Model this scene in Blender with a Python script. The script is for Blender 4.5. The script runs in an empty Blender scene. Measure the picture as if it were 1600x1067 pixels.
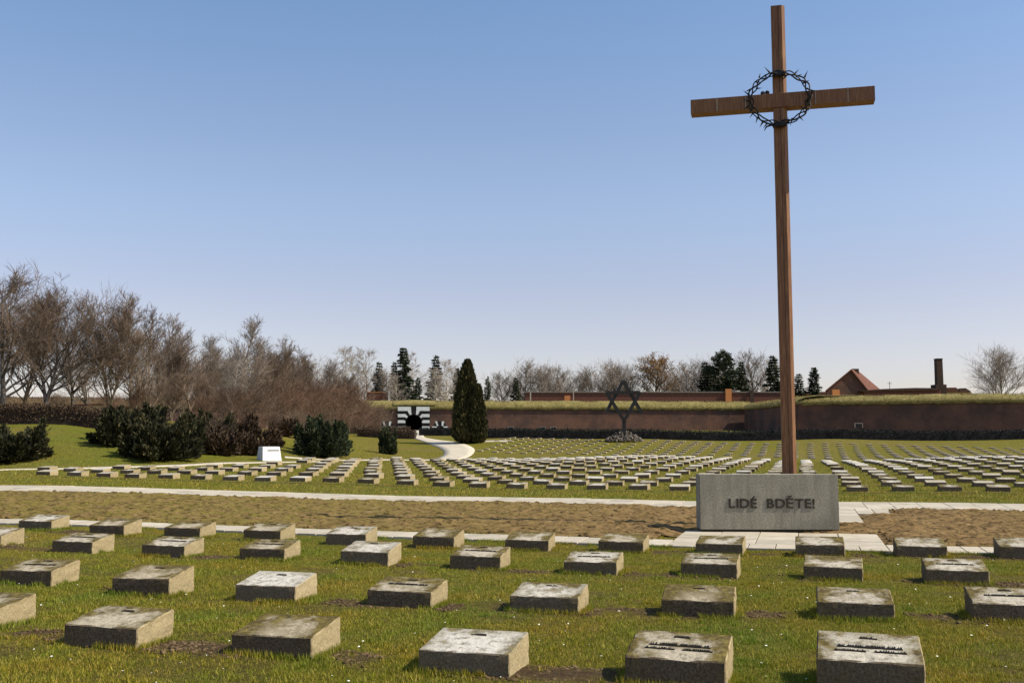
import bpy, bmesh, math, random
import numpy as np
from mathutils import Vector, Matrix, Euler

sc = bpy.context.scene
C = sc.collection
R = math.radians

# ------------------------------------------------------------------ camera, sky, sun
F = 1620.0                       # focal length in pixels of a 1600 px wide picture
TH = R(5.553)                    # the camera looks up a little
EYE = 1.52
cam_d = bpy.data.cameras.new('camera'); cam = bpy.data.objects.new('camera', cam_d); C.objects.link(cam)
cam_d.sensor_width = 36.0; cam_d.lens = 36.0 * F / 1600.0
cam_d.clip_start = 0.1; cam_d.clip_end = 5000
cam.location = (0, 0, EYE); cam.rotation_euler = (math.pi / 2 + TH, 0, 0)
sc.camera = cam
sc.render.resolution_x = 1024; sc.render.resolution_y = 682

SUN_EL, SUN_AZ = 46.0, -12.5     # azimuth counted from +X, towards the camera side
world = bpy.data.worlds.new('World'); sc.world = world; world.use_nodes = True
nt = world.node_tree; nt.nodes.clear()
sky = nt.nodes.new('ShaderNodeTexSky'); sky.sky_type = 'NISHITA'; sky.sun_disc = False
sky.sun_elevation = R(SUN_EL); sky.sun_rotation = R(90 - SUN_AZ)
sky.altitude = 150; sky.air_density = 1.0; sky.dust_density = 1.0; sky.ozone_density = 1.6
tint = nt.nodes.new('ShaderNodeMix'); tint.data_type = 'RGBA'; tint.blend_type = 'MULTIPLY'
tint.inputs[0].default_value = 1.0; tint.inputs[7].default_value = (0.985, 0.868, 0.91, 1)
bg = nt.nodes.new('ShaderNodeBackground'); bg.inputs[1].default_value = 0.15
wo = nt.nodes.new('ShaderNodeOutputWorld')
tcw = nt.nodes.new('ShaderNodeTexCoord'); sxw = nt.nodes.new('ShaderNodeSeparateXYZ'); nt.links.new(tcw.outputs['Generated'], sxw.inputs[0])
rw = nt.nodes.new('ShaderNodeValToRGB'); rw.color_ramp.interpolation = 'EASE'; em = rw.color_ramp.elements.new(0.235); em.color = (1.03, 0.92, 0.91, 1); em = rw.color_ramp.elements.new(0.13); em.color = (1.0, 0.80, 0.80, 1)
rw.color_ramp.elements[0].position = 0.02; rw.color_ramp.elements[0].color = (0.95, 0.81, 0.86, 1)   # pale lavender air low down
rw.color_ramp.elements[3].position = 0.42; rw.color_ramp.elements[3].color = (0.90, 0.95, 0.99, 1)
nt.links.new(sxw.outputs[2], rw.inputs[0]); nt.links.new(rw.outputs[0], tint.inputs[7])
nt.links.new(sky.outputs[0], tint.inputs[6]); nt.links.new(tint.outputs[2], bg.inputs[0])
nt.links.new(bg.outputs[0], wo.inputs[0])

sun_d = bpy.data.lights.new('sun', 'SUN'); sun = bpy.data.objects.new('sun', sun_d); C.objects.link(sun)
sun_d.energy = 5.0; sun_d.angle = R(0.6); sun_d.color = (1.0, 0.91, 0.74)
sdir = Vector((math.cos(R(SUN_EL)) * math.cos(R(SUN_AZ)), math.cos(R(SUN_EL)) * math.sin(R(SUN_AZ)), math.sin(R(SUN_EL))))
sun.rotation_euler = sdir.to_track_quat('Z', 'Y').to_euler(); sun.location = (30, -10, 40)
sc.view_settings.view_transform = 'Standard'; sc.view_settings.look = 'None'
sc.view_settings.exposure = 0.2; sc.view_settings.gamma = 1.0; sc.view_settings.use_curve_mapping = False

# ------------------------------------------------------------------ helpers
rnd = random.Random(7)
nrs = np.random.RandomState(11)

def at(px, py, Y):
    """world point that lies at depth Y on the line of sight of a measured point of the photograph"""
    u = (px - 800.0) / F; v = (533.5 - py) / F
    t = Y / (math.cos(TH) - v * math.sin(TH))
    return Vector((u * t, Y, EYE + t * (math.sin(TH) + v * math.cos(TH))))

def project(p):
    x, y, z = p[0], p[1], p[2] - EYE
    d = y * math.cos(TH) + z * math.sin(TH); h = -y * math.sin(TH) + z * math.cos(TH)
    return 800 + F * x / d, 533.5 - F * h / d

def hash2(ix, iy, seed):
    n = (ix.astype(np.int64) * 374761393 + iy.astype(np.int64) * 668265263 + seed * 1442695041) & 0x7fffffff
    n = ((n ^ (n >> 13)) * 1274126177) & 0x7fffffff
    return ((n ^ (n >> 16)) & 0xffff) / 65535.0

def vnoise(x, y, seed=0):
    ix = np.floor(x); iy = np.floor(y); fx = x - ix; fy = y - iy
    fx = fx * fx * (3 - 2 * fx); fy = fy * fy * (3 - 2 * fy)
    a = hash2(ix, iy, seed); b = hash2(ix + 1, iy, seed); c = hash2(ix, iy + 1, seed); d = hash2(ix + 1, iy + 1, seed)
    return (a * (1 - fx) + b * fx) * (1 - fy) + (c * (1 - fx) + d * fx) * fy

def fbm(x, y, octv=4, seed=0):
    s = 0; a = 0.5
    for i in range(octv):
        s = s + a * vnoise(x * 2 ** i, y * 2 ** i, seed + i); a *= 0.5
    return s

def mesh_np(name, verts, faces, mat=None, smooth=False):
    """verts (n,3), faces (m,k) arrays -> mesh, fast"""
    verts = np.asarray(verts, dtype=np.float32); faces = np.asarray(faces, dtype=np.int32)
    me = bpy.data.meshes.new(name); n, k = len(faces), faces.shape[1]
    me.vertices.add(len(verts)); me.vertices.foreach_set('co', verts.ravel())
    me.loops.add(n * k); me.loops.foreach_set('vertex_index', faces.ravel())
    me.polygons.add(n); me.polygons.foreach_set('loop_start', np.arange(n, dtype=np.int32) * k)
    me.polygons.foreach_set('loop_total', np.full(n, k, dtype=np.int32))
    if smooth: me.polygons.foreach_set('use_smooth', np.ones(n, dtype=bool))
    me.update(calc_edges=True); me.validate()
    if mat: me.materials.append(mat)
    return me

def vattr(me, name, vals):
    a = me.attributes.new(name, 'FLOAT', 'POINT'); a.data.foreach_set('value', np.asarray(vals, dtype=np.float32))

def link(name, me, parent=None, mat=None, loc=None, rz=None):
    o = bpy.data.objects.new(name, me); C.objects.link(o)
    if parent is not None: o.parent = parent
    if mat is not None and me is not None and not me.materials: me.materials.append(mat)
    if loc is not None: o.location = loc
    if rz is not None: o.rotation_euler = (0, 0, rz)
    return o

def tag(o, label=None, cat=None, group=None, kind=None):
    if label: o['label'] = label
    if cat:
        o['category'] = cat
        if not kind: kind = 'thing'
    if group: o['group'] = group
    if kind: o['kind'] = kind
    return o

def empty(name, loc=(0, 0, 0), rz=0.0):
    return link(name, None, loc=loc, rz=rz)

def bm_mesh(name, bm, mat=None, smooth=False):
    bm.normal_update()
    me = bpy.data.meshes.new(name); bm.to_mesh(me); bm.free()
    if smooth:
        for p in me.polygons: p.use_smooth = True
    if mat: me.materials.append(mat)
    return me

def add_box(bm, x0, x1, y0, y1, z0, z1, M=None):
    vs = [bm.verts.new((x, y, z)) for z in (z0, z1) for y in (y0, y1) for x in (x0, x1)]
    for f in ((0, 2, 3, 1), (4, 5, 7, 6), (0, 1, 5, 4), (2, 6, 7, 3), (0, 4, 6, 2), (1, 3, 7, 5)):
        bm.faces.new([vs[i] for i in f])
    if M is not None:
        for v in vs: v.co = M @ v.co
    return vs

def add_prism(bm, pts, y0, y1):
    """polygon (x,z) extruded in y from y0 (front) to y1"""
    a = [bm.verts.new((x, y0, z)) for x, z in pts]; b = [bm.verts.new((x, y1, z)) for x, z in pts]
    n = len(pts); bm.faces.new(a); bm.faces.new(b[::-1])
    for i in range(n): bm.faces.new((a[i], b[i], b[(i + 1) % n], a[(i + 1) % n]))
    bmesh.ops.recalc_face_normals(bm, faces=bm.faces[:])

def box_me(name, dims, mat, bevel=0.0):
    bm = bmesh.new(); x, y, z = dims
    add_box(bm, -x / 2, x / 2, -y / 2, y / 2, 0, z)
    if bevel: bmesh.ops.bevel(bm, geom=bm.edges[:], offset=bevel, segments=2, affect='EDGES', profile=0.6)
    return bm_mesh(name, bm, mat)

# ------------------------------------------------------------------ materials
def nodes(name, rough=0.9, spec=0.2):
    m = bpy.data.materials.new(name); m.use_nodes = True; t = m.node_tree
    b = t.nodes['Principled BSDF']; b.inputs['Roughness'].default_value = rough
    b.inputs['Specular IOR Level'].default_value = spec
    return m, t, b

def N(t, typ, **kw):
    n = t.nodes.new(typ)
    for k, v in kw.items():
        if k.startswith('_'): setattr(n, k[1:], v)
        else:
            key = int(k[1:]) if (k[0] == 'i' and k[1:].isdigit()) else k
            n.inputs[key].default_value = v
    return n

def coord(t, kind='Object'):
    if kind == 'world': return N(t, 'ShaderNodeNewGeometry').outputs['Position']
    return N(t, 'ShaderNodeTexCoord').outputs[kind]

def noise(t, co, scale, detail=4.0, rough=0.55):
    n = N(t, 'ShaderNodeTexNoise', Scale=scale, Detail=detail, Roughness=rough); t.links.new(co, n.inputs['Vector'])
    return n.outputs['Fac']

def ramp(t, fac, stops):
    r = t.nodes.new('ShaderNodeValToRGB'); el = r.color_ramp.elements
    while len(el) < len(stops): el.new(0.5)
    for e, (p, c) in zip(el, stops):
        e.position = p; e.color = (c, c, c, 1) if isinstance(c, (int, float)) else (*c, 1)
    t.links.new(fac, r.inputs[0]); return r.outputs[0]

def mix(t, fac, a, b, mode='MIX'):
    m = t.nodes.new('ShaderNodeMix'); m.data_type = 'RGBA'; m.blend_type = mode
    for s, v in ((0, fac), (6, a), (7, b)):
        if hasattr(v, 'is_linked') or hasattr(v, 'links'): t.links.new(v, m.inputs[s])
        elif isinstance(v, (int, float)): m.inputs[s].default_value = v if s == 0 else (v, v, v, 1)
        else: m.inputs[s].default_value = (*v, 1)
    return m.outputs[2]

def mth(t, op, a, b=0.0, clamp=False):
    m = t.nodes.new('ShaderNodeMath'); m.operation = op; m.use_clamp = clamp
    for s, v in ((0, a), (1, b)):
        if hasattr(v, 'links'): t.links.new(v, m.inputs[s])
        else: m.inputs[s].default_value = v
    return m.outputs[0]

def attr(t, name, kind='GEOMETRY'):
    a = t.nodes.new('ShaderNodeAttribute'); a.attribute_name = name; a.attribute_type = kind; return a.outputs['Fac']

def bump(t, b, h, strength=0.5, dist=0.01):
    n = N(t, 'ShaderNodeBump', Strength=strength, Distance=dist); t.links.new(h, n.inputs['Height'])
    t.links.new(n.outputs[0], b.inputs['Normal'])

def simple(name, c1, c2, scale=3.0, rough=0.9, bscale=None, bd=0.01, kind='Object', spec=0.2, metal=0.0, detail=5):
    m, t, b = nodes(name, rough, spec); co = coord(t, kind)
    t.links.new(ramp(t, noise(t, co, scale, detail), ((0.32, c1), (0.68, c2))), b.inputs['Base Color'])
    b.inputs['Metallic'].default_value = metal
    if bscale: bump(t, b, noise(t, co, bscale, 6, 0.65), 0.7, bd)
    return m

def mat_grass():
    m, t, b = nodes('lawn_ground', 0.95, 0.05); co = coord(t, 'world')
    big = noise(t, co, 0.16, 5, 0.6); mid = noise(t, co, 1.3, 5, 0.6); fine = noise(t, co, 14.0, 6, 0.75)
    base = ramp(t, mid, ((0.25, (0.140, 0.105, 0.020)), (0.45, (0.150, 0.135, 0.016)), (0.75, (0.115, 0.130, 0.014))))
    dry = ramp(t, fine, ((0.35, (0.085, 0.068, 0.028)), (0.7, (0.27, 0.215, 0.045))))
    col = mix(t, ramp(t, big, ((0.38, 0.08), (0.62, 0.80))), base, dry)
    speck = mix(t, 1.0, ramp(t, noise(t, co, 45.0, 3, 0.8), ((0.38, 0.35), (0.60, 1.45))), ramp(t, noise(t, co, 7.0, 4, 0.8), ((0.38, 0.65), (0.6, 1.2))), 'MULTIPLY')
    col = mix(t, 0.8, col, speck, 'MULTIPLY')
    soilc = ramp(t, fine, ((0.3, (0.045, 0.028, 0.016)), (0.7, (0.13, 0.088, 0.048))))
    green = mix(t, 1.0, col, (0.80, 1.05, 0.8), 'MULTIPLY')
    col = mix(t, mth(t, 'MULTIPLY', attr(t, 'bank'), ramp(t, noise(t, co, 0.45, 4), ((0.35, 0.1), (0.65, 0.9)))), col, green)
    col = mix(t, attr(t, 'soil'), col, soilc)
    t.links.new(col, b.inputs['Base Color'])
    bump(t, b, noise(t, co, 22.0, 8, 0.8), 0.9, 0.05)
    return m

def mat_blade():
    m, t, b = nodes('grass_blade', 0.7, 0.15)
    co = coord(t, 'world'); v = attr(t, 'shade')
    c = ramp(t, v, ((0.0, (0.085, 0.120, 0.010)), (0.30, (0.185, 0.205, 0.014)), (0.55, (0.30, 0.275, 0.026)), (0.78, (0.48, 0.395, 0.095)), (1.0, (0.22, 0.135, 0.045))))
    patch = ramp(t, noise(t, co, 0.9, 4), ((0.34, (0.62, 0.92, 0.8)), (0.66, (1.30, 1.02, 1.0))))
    c = mix(t, 0.8, c, patch, 'MULTIPLY')
    t.links.new(c, b.inputs['Base Color'])
    tr = N(t, 'ShaderNodeBsdfTranslucent'); t.links.new(c, tr.inputs[0])
    mx = N(t, 'ShaderNodeMixShader', Fac=0.28); out = t.nodes['Material Output']
    t.links.new(b.outputs[0], mx.inputs[1]); t.links.new(tr.outputs[0], mx.inputs[2]); t.links.new(mx.outputs[0], out.inputs[0])
    return m

def mat_soil():
    m, t, b = nodes('bed_soil', 0.95, 0.05); co = coord(t, 'world')
    n1 = noise(t, co, 5.0, 7, 0.7); n2 = noise(t, co, 28.0, 5, 0.7)
    c = ramp(t, n1, ((0.3, (0.070, 0.042, 0.020)), (0.5, (0.185, 0.118, 0.052)), (0.72, (0.30, 0.200, 0.092))))
    g = ramp(t, n2, ((0.3, (0.085, 0.080, 0.014)), (0.7, (0.235, 0.190, 0.042))))
    weeds = mth(t, 'MULTIPLY', attr(t, 'weed'), ramp(t, noise(t, co, 2.6, 6, 0.7), ((0.38, 0.1), (0.58, 1.0))))
    c = mix(t, weeds, c, g)
    c = mix(t, 0.9, c, ramp(t, noise(t, co, 8.5, 3, 0.6), ((0.36, 0.30), (0.50, 1.15))), 'MULTIPLY')
    t.links.new(c, b.inputs['Base Color']); bump(t, b, n2, 0.9, 0.03)
    return m

def mat_stone(name, near=True):
    """weathered concrete-like grave block; moss and tone are set per object"""
    m, t, b = nodes(name, 0.92, 0.12); co = coord(t, 'Object'); oi = N(t, 'ShaderNodeObjectInfo')
    off = t.nodes.new('ShaderNodeVectorMath'); off.operation = 'MULTIPLY_ADD'
    cmb = N(t, 'ShaderNodeCombineXYZ'); 
    for k in range(3): t.links.new(oi.outputs['Random'], cmb.inputs[k])
    off.inputs[1].default_value = (37.0, 91.0, 53.0)
    t.links.new(cmb.outputs[0], off.inputs[0]); t.links.new(co, off.inputs[2]); v = off.outputs[0]
    tone = attr(t, 'tone', 'OBJECT'); moss = attr(t, 'moss', 'OBJECT')
    geo = N(t, 'ShaderNodeNewGeometry'); sx = N(t, 'ShaderNodeSeparateXYZ'); t.links.new(geo.outputs['True Normal'], sx.inputs[0])
    top = mth(t, 'SUBTRACT', sx.outputs[2], 0.6); top = mth(t, 'MULTIPLY', top, 4.0, True)
    grain = noise(t, v, 60.0, 4, 0.7); blot = noise(t, v, 5.0, 6, 0.65); fineb = noise(t, v, 17.0, 6, 0.7)
    light = ramp(t, grain, ((0.3, (0.27, 0.22, 0.14)), (0.7, (0.46, 0.39, 0.265))))
    white = ramp(t, grain, ((0.3, (0.44, 0.41, 0.35)), (0.7, (0.63, 0.60, 0.53))))
    c = mix(t, tone, light, white)
    rough = ramp(t, grain, ((0.35, (0.050, 0.033, 0.022)), (0.70, (0.185, 0.135, 0.090))))       # rough-hewn sides, colour darkened to paint in the shade on the fronts
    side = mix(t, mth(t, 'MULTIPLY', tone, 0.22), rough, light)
    # sides facing right painted pale as sunlit; fronts keep the painted shade
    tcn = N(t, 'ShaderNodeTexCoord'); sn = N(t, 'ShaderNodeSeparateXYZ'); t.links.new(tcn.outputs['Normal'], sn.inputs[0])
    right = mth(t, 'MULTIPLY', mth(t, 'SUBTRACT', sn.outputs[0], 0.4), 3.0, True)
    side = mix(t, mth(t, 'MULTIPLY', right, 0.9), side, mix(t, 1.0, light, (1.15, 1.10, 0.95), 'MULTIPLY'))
    lich = ramp(t, blot, ((0.40, 0.0), (0.60, 1.0)))
    mossm = mth(t, 'MULTIPLY', mth(t, 'ADD', mth(t, 'MULTIPLY', moss, 1.15), mth(t, 'MULTIPLY', mth(t, 'SUBTRACT', blot, 0.5), 5.6)), 1.0, True)
    so_ = N(t, 'ShaderNodeSeparateXYZ'); t.links.new(co, so_.inputs[0])
    ex = mth(t, 'ABSOLUTE', mth(t, 'MULTIPLY', so_.outputs[0], 3.2)); ey = mth(t, 'MULTIPLY', so_.outputs[1], 2.1)
    rim = mth(t, 'SUBTRACT', mth(t, 'MAXIMUM', ex, ey), 0.62)
    if near: mossm = mth(t, 'ADD', mossm, mth(t, 'MULTIPLY', rim, 1.7), True)
    mossm = mth(t, 'MULTIPLY', mossm, ramp(t, moss, ((0.0, 0.0), (0.12, 1.0))))
    mosc = ramp(t, fineb, ((0.3, (0.045, 0.032, 0.016)), (0.5, (0.105, 0.080, 0.026)), (0.7, (0.23, 0.18, 0.05))))
    dirt = ramp(t, fineb, ((0.50, 0.0), (0.64, 0.75)))
    ctop = mix(t, dirt, c, (0.12, 0.105, 0.075))
    ctop = mix(t, mossm, ctop, mosc)
    cs = mix(t, mth(t, 'MULTIPLY', mossm, 0.25), side, mosc)
    cc = mix(t, top, cs, ctop)
    t.links.new(cc, b.inputs['Base Color'])
    hh = mth(t, 'ADD', mth(t, 'MULTIPLY', grain, 0.5), mth(t, 'MULTIPLY', noise(t, v, 22.0, 4, 0.6), 1.0))
    bump(t, b, hh, 0.75, 0.012 if near else 0.01)
    return m

def mat_paving():
    m, t, b = nodes('paving_concrete', 0.9, 0.15); co = coord(t, 'world'); oi = N(t, 'ShaderNodeObjectInfo')
    n = noise(t, co, 3.0, 7, 0.7)
    c = ramp(t, n, ((0.3, (0.40, 0.35, 0.265)), (0.7, (0.56, 0.50, 0.40))))
    c = mix(t, 1.0, c, ramp(t, oi.outputs['Random'], ((0.0, 0.80), (1.0, 1.05))), 'MULTIPLY')
    st = ramp(t, noise(t, co, 9.0, 6, 0.7), ((0.55, 0.0), (0.72, 0.55)))
    c = mix(t, st, c, (0.22, 0.19, 0.11))
    t.links.new(c, b.inputs['Base Color']); bump(t, b, noise(t, co, 60, 4, 0.7), 0.4, 0.005)
    return m

def mat_wood():
    m, t, b = nodes('stained_oak', 0.6, 0.3); tc = N(t, 'ShaderNodeTexCoord')
    mp = N(t, 'ShaderNodeMapping'); mp.inputs['Scale'].default_value = (14, 14, 0.5); t.links.new(tc.outputs['Object'], mp.inputs[0])
    g = noise(t, mp.outputs[0], 5.0, 6, 0.7); w = noise(t, tc.outputs['Object'], 0.9, 4)
    c = ramp(t, g, ((0.3, (0.090, 0.037, 0.016)), (0.52, (0.22, 0.105, 0.044)), (0.7, (0.42, 0.24, 0.105))))
    c = mix(t, ramp(t, w, ((0.35, 0.0), (0.7, 0.5))), c, (0.16, 0.055, 0.028))
    t.links.new(c, b.inputs['Base Color']); bump(t, b, g, 0.5, 0.006)
    return m

def mat_brick():
    m, t, b = nodes('old_brickwork', 0.93, 0.1); tc = coord(t, 'world')
    sp = N(t, 'ShaderNodeSeparateXYZ'); t.links.new(tc, sp.inputs[0]); cb = N(t, 'ShaderNodeCombineXYZ')
    t.links.new(sp.outputs[0], cb.inputs[0]); t.links.new(sp.outputs[2], cb.inputs[1])
    br = N(t, 'ShaderNodeTexBrick', Scale=1.0); br.inputs['Color1'].default_value = (0.125, 0.060, 0.044, 1)
    br.inputs['Color2'].default_value = (0.185, 0.085, 0.056, 1); br.inputs['Mortar'].default_value = (0.16, 0.115, 0.085, 1)
    br.inputs['Brick Width'].default_value = 0.30; br.inputs['Row Height'].default_value = 0.085; br.inputs['Mortar Size'].default_value = 0.01
    t.links.new(cb.outputs[0], br.inputs['Vector'])
    mp = N(t, 'ShaderNodeMapping'); mp.inputs['Scale'].default_value = (0.3, 0.3, 0.09); t.links.new(tc, mp.inputs[0])
    streak = noise(t, mp.outputs[0], 3.0, 6, 0.7); blot = noise(t, tc, 0.28, 6, 0.65)
    # horizontal bands of replaced courses
    mp2 = N(t, 'ShaderNodeMapping'); mp2.inputs['Scale'].default_value = (0.03, 0.03, 1.4); t.links.new(tc, mp2.inputs[0])
    band = noise(t, mp2.outputs[0], 1.0, 4, 0.6)
    c = mix(t, ramp(t, streak, ((0.4, 0.0), (0.7, 0.6))), br.outputs[0], (0.10, 0.045, 0.034))
    c = mix(t, ramp(t, band, ((0.45, 0.0), (0.65, 0.6))), c, (0.150, 0.078, 0.052))
    c = mix(t, ramp(t, blot, ((0.42, 0.0), (0.62, 0.75))), c, (0.062, 0.046, 0.040))
    t.links.new(c, b.inputs['Base Color']); bump(t, b, br.outputs['Fac'], 0.4, 0.02)
    return m

def leafmat(name, stops, transl=0.2, rough=0.7):
    m, t, b = nodes(name, rough, 0.15); c = ramp(t, attr(t, 'shade'), stops)
    t.links.new(c, b.inputs['Base Color'])
    if transl:
        tr = N(t, 'ShaderNodeBsdfTranslucent'); t.links.new(c, tr.inputs[0])
        mx = N(t, 'ShaderNodeMixShader', Fac=transl); out = t.nodes['Material Output']
        t.links.new(b.outputs[0], mx.inputs[1]); t.links.new(tr.outputs[0], mx.inputs[2]); t.links.new(mx.outputs[0], out.inputs[0])
    return m

M = {}
M['grass'] = mat_grass(); M['blade'] = mat_blade(); M['soil'] = mat_soil()
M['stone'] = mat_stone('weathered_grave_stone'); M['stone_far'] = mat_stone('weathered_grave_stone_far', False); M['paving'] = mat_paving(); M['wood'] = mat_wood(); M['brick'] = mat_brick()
M['clod'] = simple('soil_clod', (0.055, 0.034, 0.018), (0.17, 0.115, 0.06), 9, 0.97, kind='world')
def mat_granite():
    m, t, b = nodes('grey_granite', 0.8, 0.2); co = coord(t, 'Object')
    c = ramp(t, noise(t, co, 38, 8), ((0.32, (0.19, 0.175, 0.13)), (0.68, (0.36, 0.335, 0.26))))
    mp = N(t, 'ShaderNodeMapping'); mp.inputs['Scale'].default_value = (5.0, 5.0, 0.7); t.links.new(co, mp.inputs[0])
    st = ramp(t, noise(t, mp.outputs[0], 1.6, 6, 0.65), ((0.42, 0.0), (0.68, 0.55))); c = mix(t, st, c, (0.14, 0.125, 0.09))
    c = mix(t, ramp(t, noise(t, co, 1.7, 5, 0.6), ((0.5, 0.0), (0.68, 0.5))), c, (0.16, 0.15, 0.12))
    t.links.new(c, b.inputs['Base Color']); bump(t, b, noise(t, co, 60, 6, 0.65), 0.7, 0.004); return m
M['granite'] = mat_granite()
M['bronze'] = simple('dark_bronze', (0.025, 0.020, 0.016), (0.06, 0.048, 0.036), 12, 0.5, metal=0.3)
M['iron'] = simple('wrought_iron', (0.018, 0.017, 0.017), (0.045, 0.042, 0.040), 20, 0.5, 40, 0.004, metal=0.4)
M['plinth'] = simple('plinth_stone', (0.035, 0.026, 0.022), (0.07, 0.05, 0.04), 14, 0.9)
M['white'] = simple('white_paint', (0.62, 0.64, 0.62), (0.82, 0.83, 0.80), 2, 0.8, kind='world')
M['black'] = simple('black_paint', (0.012, 0.011, 0.012), (0.03, 0.027, 0.027), 2, 0.8, kind='world')
M['white_stone'] = simple('pale_sign_stone', (0.68, 0.68, 0.66), (0.82, 0.81, 0.78), 6, 0.8)
M['tile'] = simple('red_clay_tile', (0.10, 0.042, 0.030), (0.18, 0.080, 0.052), 3, 0.9, kind='world')
M['orange'] = simple('orange_brick', (0.45, 0.17, 0.05), (0.60, 0.25, 0.09), 5, 0.9, kind='world')
M['ochre'] = simple('ochre_render', (0.52, 0.36, 0.17), (0.66, 0.50, 0.28), 2, 0.9, kind='world')
M['dryturf'] = simple('dry_turf', (0.15, 0.13, 0.04), (0.27, 0.22, 0.08), 1.2, 0.95, 4.0, 0.15, kind='world', detail=8)
M['darkbrick'] = simple('sooty_brick', (0.045, 0.028, 0.02), (0.085, 0.055, 0.04), 3, 0.9, kind='world')
M['bark'] = simple('brown_bark', (0.13, 0.095, 0.068), (0.30, 0.23, 0.165), 5, 0.95, 12, 0.03)
M['bark_grey'] = simple('grey_bark', (0.055, 0.046, 0.040), (0.14, 0.12, 0.10), 5, 0.95, 12, 0.03)
M['bark_pale'] = simple('pale_bark', (0.30, 0.25, 0.19), (0.55, 0.48, 0.38), 4, 0.9, 9, 0.02)
M['twig_brown'] = simple('brown_twig', (0.105, 0.074, 0.052), (0.215, 0.155, 0.112), 0.9, 0.9, kind='world')
M['twig_grey'] = simple('grey_twig', (0.17, 0.135, 0.105), (0.30, 0.245, 0.195), 0.9, 0.9, kind='world')
M['twig_pale'] = simple('pale_twig', (0.26, 0.22, 0.18), (0.42, 0.37, 0.31), 0.9, 0.9, kind='world')
M['twig_red'] = simple('red_brown_twig', (0.115, 0.068, 0.045), (0.20, 0.122, 0.082), 0.8, 0.9, kind='world')
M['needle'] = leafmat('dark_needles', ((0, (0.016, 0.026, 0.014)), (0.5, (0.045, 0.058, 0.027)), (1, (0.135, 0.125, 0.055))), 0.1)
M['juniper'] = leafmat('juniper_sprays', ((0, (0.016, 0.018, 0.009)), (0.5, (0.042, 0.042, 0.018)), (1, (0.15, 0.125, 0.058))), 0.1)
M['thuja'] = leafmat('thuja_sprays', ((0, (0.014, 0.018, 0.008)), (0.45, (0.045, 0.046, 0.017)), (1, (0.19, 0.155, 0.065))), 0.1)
M['hedgebrown'] = leafmat('brown_hedge_twigs', ((0, (0.035, 0.022, 0.014)), (0.6, (0.085, 0.055, 0.034)), (1, (0.16, 0.115, 0.06))), 0.0)
M['hedgedark'] = leafmat('dark_hedge_leaves', ((0, (0.006, 0.010, 0.010)), (0.7, (0.016, 0.022, 0.020)), (1, (0.035, 0.045, 0.036))), 0.0)
M['oakleaf'] = leafmat('dead_oak_leaves', ((0, (0.16, 0.085, 0.03)), (1, (0.36, 0.21, 0.075))), 0.2)
M['turfblade'] = leafmat('dry_turf_blades', ((0, (0.14, 0.105, 0.040)), (0.5, (0.32, 0.25, 0.095)), (1, (0.50, 0.40, 0.17))), 0.15)
M['rubble'] = simple('rubble_stone', (0.05, 0.042, 0.034), (0.21, 0.18, 0.145), 1.5, 0.95, kind='world')
M['daisy'] = simple('daisy_petals', (0.75, 0.73, 0.60), (0.85, 0.84, 0.75), 5, 0.8)
M['glass'] = simple('dark_glass', (0.01, 0.01, 0.012), (0.02, 0.02, 0.025), 3, 0.2)
M['coping'] = simple('stone_frame', (0.17, 0.15, 0.12), (0.26, 0.23, 0.19), 3, 0.9, kind='world')

# ------------------------------------------------------------------ terrain
PHI = R(15.6); cP, sP = math.cos(PHI), math.sin(PHI)
ROW = Vector((cP, -sP, 0)); COL = Vector((sP, cP, 0))
def uv2xy(u, v): return (u * cP + v * sP, -u * sP + v * cP)
def xy2uv(x, y): return (x * cP - y * sP, x * sP + y * cP)

ctrl = [(-8, 4, .06), (0, 4, 0), (8, 4, 0), (-5, 9, .05), (4, 9, 0), (12, 11, 0), (-7.7, 17, .09), (0, 16, .01), (4, 13.7, 0), (9, 16, .02),
        (4.5, 18, 0.0), (6, 21, 0.02), (0, 21, .04)]
def cp(px, py, Y):
    p = at(px, py, Y); ctrl.append((p.x, p.y, p.z))
for a in ((0, 758, 32.5), (600, 778, 28.0), (1090, 788, 25.6), (1600, 790, 24.2), (100, 743.5, 37.4), (390, 753, 35.0), (670, 760, 33.4), (987, 766, 31.7), (1340, 768.5, 30.1),
          (1550, 768.5, 29.1)): cp(*a)
def rowpt(k, px):
    kx = (px - 800) / F
    v = 31.8 + 3.05 * k                       # row k of the far field lies on this line
    # x = kx*y on  x*sP + y*cP = v
    return v / (kx * sP + cP)
for k, y in ((1, 761.3), (2, 755), (3, 748), (4, 742.5), (5, 737.4), (6, 733), (7, 729), (8, 725.5), (9, 722), (10, 719), (11, 716.5)):
    cp(1560, y, rowpt(k, 1560))
for k, y in ((1, 759.5), (2, 753.5), (3, 747), (5, 736), (7, 728), (9, 721.5), (11, 716)): cp(1000, y, rowpt(k, 1000))
for k, y in ((1, 753.5), (2, 748), (3, 743), (5, 734), (7, 727), (9, 721)): cp(700, y, rowpt(k, 700))
for k, y in ((1, 745), (2, 739), (3, 734), (4, 729), (5, 724)): cp(540, y, rowpt(k, 540))
for k, y in ((1, 741), (2, 735.5), (3, 731)): cp(300, y, rowpt(k, 300))
for a in ((0, 734.5, 41), (150, 732, 44), (437, 722, 52), (600, 718.5, 62), (1000, 714.5, 75), (1500, 715, 74)): cp(*a)
for x in (780, 1000, 1300, 1650): cp(x, 713.5, 80); cp(x, 700.5, 87); cp(x, 687.5, 94)
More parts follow.
